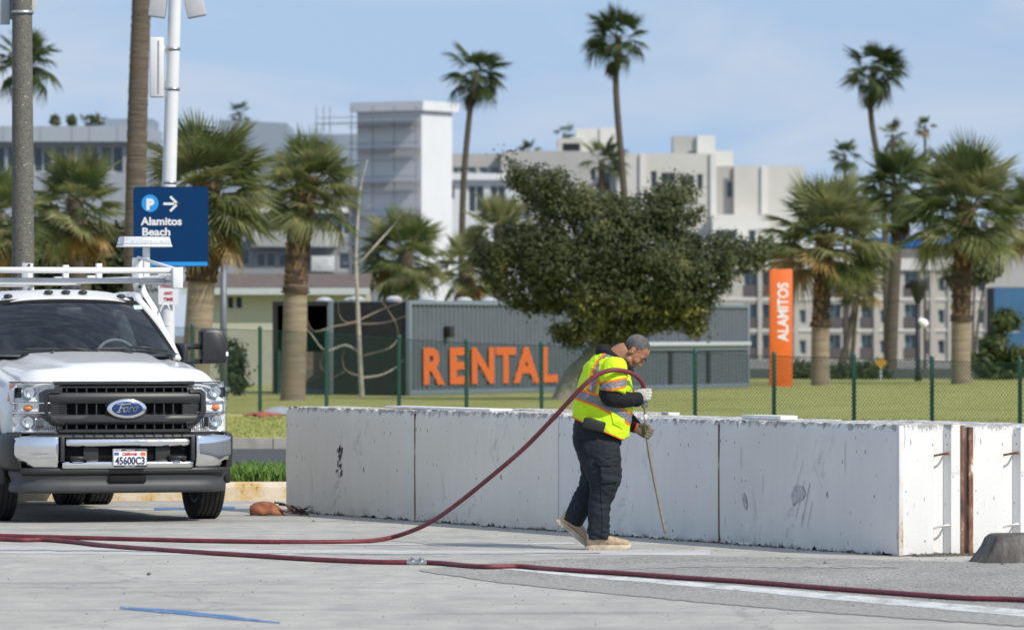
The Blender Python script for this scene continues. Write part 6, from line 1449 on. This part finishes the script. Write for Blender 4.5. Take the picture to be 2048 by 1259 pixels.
patch_from(trousers, 'side_seam', m_pant, man, lambda c, n_: n_.y < -.3 and abs(toPx(c)[0]-(1203+.02*(toPx(c)[1]-980))) < 1.6 and toPx(c)[1] > 966, .003, .002)
ve = MB()
chain(ve, [(1221,713,0,25,.165),(1217,728,0,37,.205),(1213,745,0,46,.218),(1211,768,0,52,.218),(1208,792,0,55,.218),(1206,816,0,57.5,.225),(1204,840,0,58,.228),(1206,862,0,53,.225),(1212,885,0,46,.21)], 28)
chain(ve, [(1228,728,-.16,22,.085),(1228,745,-.21,25,.088),(1226,765,-.238,24.5,.092),(1224,783,-.255,24,.094)], 18)
chain(ve, [(1234,730,.16,22,.085),(1238,770,.235,24,.09),(1240,790,.25,24,.092)], 18)
a_, b_ = S(1143, 834), S(1247, 880); dn = (b_-a_).normalized(); pn = Vector((dn.z, 0, -dn.x)); pn = pn if pn.z < 0 else -pn
a2, b2 = S(1198, 786), S(1254, 776); 
vest = remesh(ve, 'safety_vest', m_vest, man, .0055, 4, folds(.011, (9,9,17), 1., .0025), cut=[(a_, pn)])
q = vest.modifiers.new('solid', 'SOLIDIFY'); q.thickness = .004; q.offset = 0
def band(c, line, half):
    """signed distance in px to a poly-line in the side view"""
    x, y = toPx(c); best = 1e9
    for (x0, y0), (x1, y1) in zip(line, line[1:]):
        dx, dy = x1-x0, y1-y0; t = max(0, min(1, ((x-x0)*dx+(y-y0)*dy)/(dx*dx+dy*dy))); best = min(best, sqrt((x-x0-t*dx)**2+(y-y0-t*dy)**2))
    return best
armsel = lambda c: (c.y < -.175 and toPx(c)[1] < 800 and toPx(c)[0] > 1198)
waist = [(1130,779),(1156,787),(1200,803),(1245,828),(1275,846)]; strap = [(1236,700),(1215,712),(1201,728),(1191,750),(1184,772),(1180,792)]; hem = [(1140,834),(1247,881)]
slv = [(1196,773),(1226,769),(1258,762)]
isw = lambda c: not armsel(c)
patch_from(vest, 'waist_tape', m_tape, vest, lambda c, n_: isw(c) and band(c, waist, 0) < 8.2, .004)
patch_from(vest, 'waist_trim', m_trim, vest, lambda c, n_: isw(c) and 8.0 < band(c, waist, 0) < 12., .0045)
patch_from(vest, 'shoulder_tape', m_tape, vest, lambda c, n_: isw(c) and band(c, strap, 0) < 6.5 and band(c, waist, 0) > 12, .004)
patch_from(vest, 'shoulder_trim', m_trim, vest, lambda c, n_: isw(c) and 6.3 < band(c, strap, 0) < 9.8 and band(c, waist, 0) > 12, .0045)
patch_from(vest, 'sleeve_tape', m_tape, vest, lambda c, n_: armsel(c) and band(c, slv, 0) < 6.5, .004)
patch_from(vest, 'sleeve_trim', m_trim, vest, lambda c, n_: armsel(c) and 6.3 < band(c, slv, 0) < 10, .0045)
patch_from(vest, 'hem_trim', m_trim, vest, lambda c, n_: band(c, hem, 0) < 3.6, .004)
patch_from(vest, 'vest_pocket', m_vest, vest, lambda c, n_: n_.y < 0 and inpoly(*toPx(c), [(1219,820),(1247,838),(1245,858),(1225,846)]), .007, .006)
bp_ = MB(); bp_.boxc(S(1187,848,-.232), .175, .05, .085, Matrix.Rotation(radians(14), 3, 'Y')); bp_.build('belt_pouch', M('pouch_black', (.014,.014,.015), .6), man, bevel=.012)
# --- boots
def boot_parts():
    u = MB(); pts = [(.005,.085,.052,.040),(.03,.085,.062,.044),(.10,.078,.056,.044),(.17,.070,.045,.048),(.25,.060,.034,.050),(.30,.054,.030,.045),(.335,.050,.022,.030)]
    cc = catmull([(p[0],0,p[1]) for p in pts], 4); el = []
    for i in range(len(cc)):
        t = i/4; j = min(int(t), len(pts)-2); q = t-j; el.append((lerp(pts[j][2], pts[j+1][2], q), lerp(pts[j][3], pts[j+1][3], q)))
    u.tube(cc, 1, 16, ell=el, up=(0,1,0)); u.tube([(.055,0,.07),(.07,0,.13),(.08,0,.20)], 1, 16, ell=[(.055,.042),(.056,.045),(.06,.05)], up=(0,1,0))
    so_ = MB(); n = 24; out_ = []
    for i in range(n):
        a = 2*pi*i/n; x = .17+.18*cos(a)*(1 if cos(a) > 0 else .97); w_ = .052*(1-.18*max(0, -cos(a)))*abs(sin(a))**.6*(1 if sin(a) >= 0 else -1); out_.append((x, w_))
    lay = [(1.,0.),(1.03,.006),(1.03,.022),(1.,.030),(.96,.040)]; vs = []
    for q, z in lay: vs += [Vector((.17+(x-.17)*q, y*q, z+.018*max(0, (x-.27)/.08)**2)) for x, y in out_]
    so_.add(vs, [(r*n+i, r*n+(i+1) % n, (r+1)*n+(i+1) % n, (r+1)*n+i) for r in range(4) for i in range(n)]+[tuple(range(n)), tuple(4*n+i for i in range(n))])
    for i in range(9): so_.boxc((.03+i*.034, 0, .004), .016, .098, .012)
    return u, so_
for nm, M4 in (('boot', Matrix.Translation(S(1172,1098,-.105)) @ Matrix.Rotation(radians(1), 4, 'Z')), ('boot', Matrix.Translation(S(1112,1043,.09)) @ Matrix.Rotation(radians(40), 4, 'Y'))):
    u, so_ = boot_parts(); bt_ = remesh(u, 'boot', m_boot_l, man, .005, 4, lambda p, n_: .002*noise.noise(p*45)+.003*noise.noise(Vector((p.x*50, p.y*8, p.z*8))), mtx=M4)
    me = so_.mesh('sole', True); me.transform(M4); me.materials.append(m_sole); me.set_sharp_from_angle(angle=radians(35)); o = bpy.data.objects.new('sole', me); C.objects.link(o); o.parent = bt_
    for i in range(4):
        l = MB(); x = .115+i*.027; z = .142-i*.012; l.tube([M4 @ Vector((x-.01,-.036,z-.018)), M4 @ Vector((x,-.01,z+.002)), M4 @ Vector((x+.01,.02,z-.004))], .0035, 5); l.build('lace', m_lace, bt_, smooth=True)
# --- gloves
def glove(side, mat, M4, name='glove'):
    g = MB(); s = side; V = lambda x, y, z: M4 @ Vector((x, s*y, z))
    def tb(pts, el): k = MB(); k.tube([Vector((p[0], s*p[1], p[2])) for p in pts], 1, 12, ell=el, up=(0,0,1)); g.add([M4 @ Vector(v) for v in k.v], k.f)
    tb([(-.062,0,0),(-.03,0,0),(.01,0,0),(.036,.003,0)], [(.024,.034),(.026,.042),(.026,.050),(.022,.050)])
    for zi, L in ((.036,1.),(.0125,1.06),(-.0115,1.),(-.034,.86)):
        pts = [(.030,.0,zi),(.054,.004,zi),(.066*L,.022,zi),(.064*L,.046,zi*.95),(.044,.060,zi*.95),(.026,.054,zi*.95)]
        k = MB(); cc = catmull([Vector((a, s*b, c)) for a, b, c in pts], 4); k.tube(cc, [lerp(.0135, .0105, i/(len(cc)-1)) for i in range(len(cc))], 10); g.add([M4 @ Vector(v) for v in k.v], k.f)
    k = MB(); cc = catmull([Vector((a, s*b, c)) for a, b, c in [(-.03,.015,.034),(-.004,.032,.050),(.018,.050,.054),(.042,.058,.046)]], 4); k.tube(cc, [lerp(.018, .011, i/(len(cc)-1)) for i in range(len(cc))], 10); g.add([M4 @ Vector(v) for v in k.v], k.f)
    o = remesh(g, name, mat, man, .0034, 2, lambda p, n_: .0018*noise.noise(p*70))
    c = MB(); c.tube([M4 @ Vector((-.058,0,0)), M4 @ Vector((-.068,0,0))], 1, 16, ell=[(.030,.040),(.033,.043)], up=tuple((M4.to_3x3() @ Vector((0,0,1)))[:])); c.build('cuff', m_red, o, smooth=True)
    return o
glove(1, m_gw, Matrix.Translation(S(1283.5,789,-.034)) @ Matrix.Rotation(radians(-2), 4, 'Y'))
glove(-1, m_gb, Matrix.Translation(S(1286,861,.034)) @ Matrix.Rotation(radians(22), 4, 'Y'))

# --- air lance
m_pipe = M('lance_pipe', (.30,.275,.22), .45, .5, var=.15, scale=20); m_fit = M('hose_fitting', (.33,.32,.30), .35, .8, var=.2, scale=20)
ln = empty('air_lance', MO+S(1331,1066)); tag(ln, 'long thin grey air lance held by the man, pointing at the ground', 'lance'); lo_ = S(1331,1066)
LP = [S(1289.5,800), S(1291,835), S(1293.5,870), S(1302,925), S(1316,995), S(1331,1066)]
mb = MB(); mb.tube([p-lo_ for p in catmull(LP, 5)], .0125, 10); mb.build('pipe', m_pipe, ln, smooth=True)
mb = MB(); a = S(1289,803)-lo_; mb.lathe([(.014,.02),(.026,.015),(.028,.0),(.022,-.012),(.028,-.02),(.024,-.04),(.016,-.05)], 12, c=a, cap=True); mb.boxc(a+Vector((-.03,0,-.002)), .04, .02, .02); mb.build('coupling', m_fit, ln, auto=40)
mb = MB(); mb.tube([S(1290.7,828)-lo_, S(1291.2,840)-lo_], .0142, 10); mb.build('label_band', M('label_white', (.75,.75,.76), .5), ln, smooth=True)
mb = MB(); mb.tube([S(1289,774)-lo_, S(1289.3,801)-lo_], .017, 10); mb.build('shank', m_fit, ln, smooth=True)
# --- hoses
def mat_hose():
    m, t, b = _nodes('red_rubber_hose'); n = noise_n(t, 6, 5, .7); n2 = noise_n(t, 40, 4, .7)
    c = ramp(t, n.outputs['Fac'], [(.3, (.12,.018,.026)), (.6, (.21,.035,.045)), (.8, (.30,.10,.10))]); d = ramp(t, n2.outputs['Fac'], [(.3, .8), (.7, 1.15)])
    x = mixc(t, 1, c.outputs[0], d.outputs[0], 'MULTIPLY'); t.links.new(x, b.inputs['Base Color']); b.inputs['Roughness'].default_value = .55; bump(t, b, n2.outputs['Fac'], .2, .003); return m
m_hose = mat_hose(); HR = .0185
W = lambda px, py, y: P(px, py, MY+y)
pts = [W(1289,790,0), W(1287,771,-.02), W(1273,752,-.14), W(1250,742,-.30), W(1222,740,-.385), W(1190,752,-.40), W(1160,778,-.37), W(1110,832,-.22), W(1050,894,.05), W(980,954,.45), W(910,1010,.95), W(860,1044,1.35), W(815,1064,1.65), W(775,1075.5,1.80)]
pts += [G(px, py, HR) for px, py in ((735,1081),(690,1082.5),(600,1083),(500,1082),(400,1080.5),(300,1078),(180,1075),(80,1072.5),(0,1070.5),(-140,1067),(-330,1066))]
mb = MB(); cc = catmull(pts, 10); mb.tube(cc, HR, 12); h1 = mb.build('air_hose', m_hose, smooth=True, fix=False); tag(h1, 'red rubber air hose rising from the ground over the man to his lance', 'hose')
h2 = empty('air_hose', G(835,1124,0)); tag(h2, 'red rubber air hose lying across the whole lot with a steel coupling', 'hose'); h2o = h2.location.copy()
rh = [(-330,1074),(-120,1076),(0,1077.5),(45,1079),(90,1078.5),(150,1083),(210,1090),(300,1097),(400,1103.5),(500,1109.5),(600,1116),(680,1120),(760,1123),(822,1123.5)]
rh2 = [(848,1123.5),(890,1126),(930,1130),(970,1132.5),(1010,1132),(1045,1132),(1090,1136),(1150,1140),(1250,1146),(1360,1154),(1500,1163),(1650,1175),(1800,1186),(1930,1195),(2050,1199),(2200,1212),(2400,1232)]
for seg in (rh, rh2):
    mb = MB(); c2 = catmull([G(a, b, HR) for a, b in seg], 8); mb.tube([p-h2o for p in c2], HR, 12); mb.build('hose', m_hose, h2, smooth=True, fix=False)
mb = MB(); A = G(815,1123.5,HR)-h2o; B = G(855,1124,HR)-h2o; d = (B-A).normalized(); L = (B-A).length
mb.tube([A, A+d*.02, A+d*.021, A+d*.05, A+d*.051, A+d*.09, A+d*.095, A+d*.12, A+d*.121, A+d*L], [.022,.022,.030,.030,.024,.024,.033,.033,.023,.021], 12); mb.build('coupling', M('bright_fitting', (.55,.56,.55), .3, .9, var=.2, scale=30), h2, auto=35)
for q in (.035, .10):
    mb = MB(); mb.boxc(A+d*q+Vector((0,-.01,.028)), .022, .05, .02); mb.build('coupling_lug', m_fit, h2, bevel=.004)

# ================================================================== SMALL THINGS
db = empty('palm_boot', G(545,1030,0)); tag(db, 'dry brown fallen palm leaf base lying beside the far barrier end', 'debris'); m_dry = M('dry_palm_fibre', (.27,.10,.045), .85, var=.45, scale=14, bmp=.6, bscale=30, bdist=.01); m_dry2 = M('dry_palm_dark', (.10,.055,.035), .9, var=.4, scale=14)
mb = MB()
def dbf(u, v):
    a = lerp(0, pi, v); x = lerp(-.21, .13, u); r_ = .13*math.sin(pi*min(1, .12+u*.95))**.5*(1+.25*noise.noise(Vector((x*9, a*2, 3)))); return Vector((x, -cos(a)*r_*.9, sin(a)*r_*.95+.01))
mb.grid(dbf, 24, 14); mb.build('husk', m_dry, db, smooth=True, fix=False, solid=.012)
for p0, p1, p2 in (((.02,0,.12),(.12,.02,.10),(.20,0,.02)), ((.06,.03,.10),(.18,.05,.08),(.27,.02,.01)), ((.05,-.04,.06),(.16,-.05,.03),(.30,-.02,.015)), ((.18,0,.09),(.24,.03,.05),(.33,.0,.01))):
    mb = MB(); mb.tube(catmull([p0, p1, p2], 5), 1, 6, ell=[(.022,.010)]*11, up=(0,0,1)); mb.build('fibre', m_dry2, db, smooth=True)
mb = MB(); rs = random.Random(2)
for i in range(40):
    a = rs.uniform(0, 2*pi); b = rs.uniform(.03, .11); c = Vector((.27+rs.gauss(0,.03), rs.gauss(0,.03), .03+rs.random()*.03)); mb.tube([c, c+Vector((cos(a)*b, sin(a)*b*.6, rs.uniform(-.02,.05)))], .003, 3)
tag(mb.build('loose_fibres', m_dry2, db, fix=False), kind='stuff')
# grit, pebbles and crumbs on the lot
mb = MB(); rs = random.Random(12)
def crumb(c, r_): mb.add([c+Vector((cos(2*pi*i/5+rs.random())*r_*rs.uniform(.6,1.2), sin(2*pi*i/5)*r_*rs.uniform(.6,1.2), 0)) for i in range(5)]+[c+Vector((0,0,r_*rs.uniform(.6,1.1)))], [(i, (i+1) % 5, 5) for i in range(5)])
for _ in range(420):
    px = rs.uniform(-20, 2068); py_ = 1005+250*rs.random()**1.3; crumb(G(px, py_, .002), rs.choice((.004,.005,.006,.008)))
for _ in range(900):
    s_ = rs.uniform(0, 12); c = BA+BL*s_-BW*abs(rs.gauss(0, .05)); c.z = .002; crumb(c, rs.choice((.004,.006,.009,.014)))
for _ in range(700):
    t = rs.random(); c = BA+BW*rs.uniform(.1, 1.1)-BL*abs(rs.gauss(.03, .07)); c.z = .002; crumb(c, rs.choice((.006,.01,.016,.022)))
for px, py_, r_ in ((296,1149,.022),(300,1147,.015),(405+222,1042,.02),(1650,1126,.02),(2005,1128,.018)): crumb(G(px, py_, .002), r_)
tag(mb.build('grit', M('grit', (.14,.12,.10), .9, var=.5, scale=30), fix=False), 'scattered grit and crumbs on the concrete', 'grit', kind='stuff')
# plate and cloth lying at the fence foot
q = G(480, 834, .15); mb = MB(); mb.grid(lambda u, v: Vector((lerp(-.55,.55,u), lerp(-.25,.25,v), .04+.09*noise.noise(Vector((u*5, v*4, 1)))+.10*sin(pi*u)*sin(pi*v))), 18, 10)
o = mb.build('crumpled_sheet', M('sheet_grey', (.30,.33,.36), .7, var=.2), smooth=True, fix=False, solid=.01); o.location = P(575, 832, 106); o.location.z = .16; tag(o, 'crumpled grey sheet on the lawn at the fence foot', 'sheet')
mb = MB(); mb.grid(lambda u, v: Vector((lerp(-.35,.35,u), lerp(-.2,.2,v), .03+.06*noise.noise(Vector((u*5+4, v*4, 1)))+.07*sin(pi*u)*sin(pi*v))), 14, 8)
o = mb.build('red_rag', M('rag_red', (.30,.09,.06), .85, var=.3), smooth=True, fix=False, solid=.01); o.location = P(525, 833, 104); o.location.z = .16; tag(o, 'crumpled reddish rag at the foot of the left fence post', 'rag')
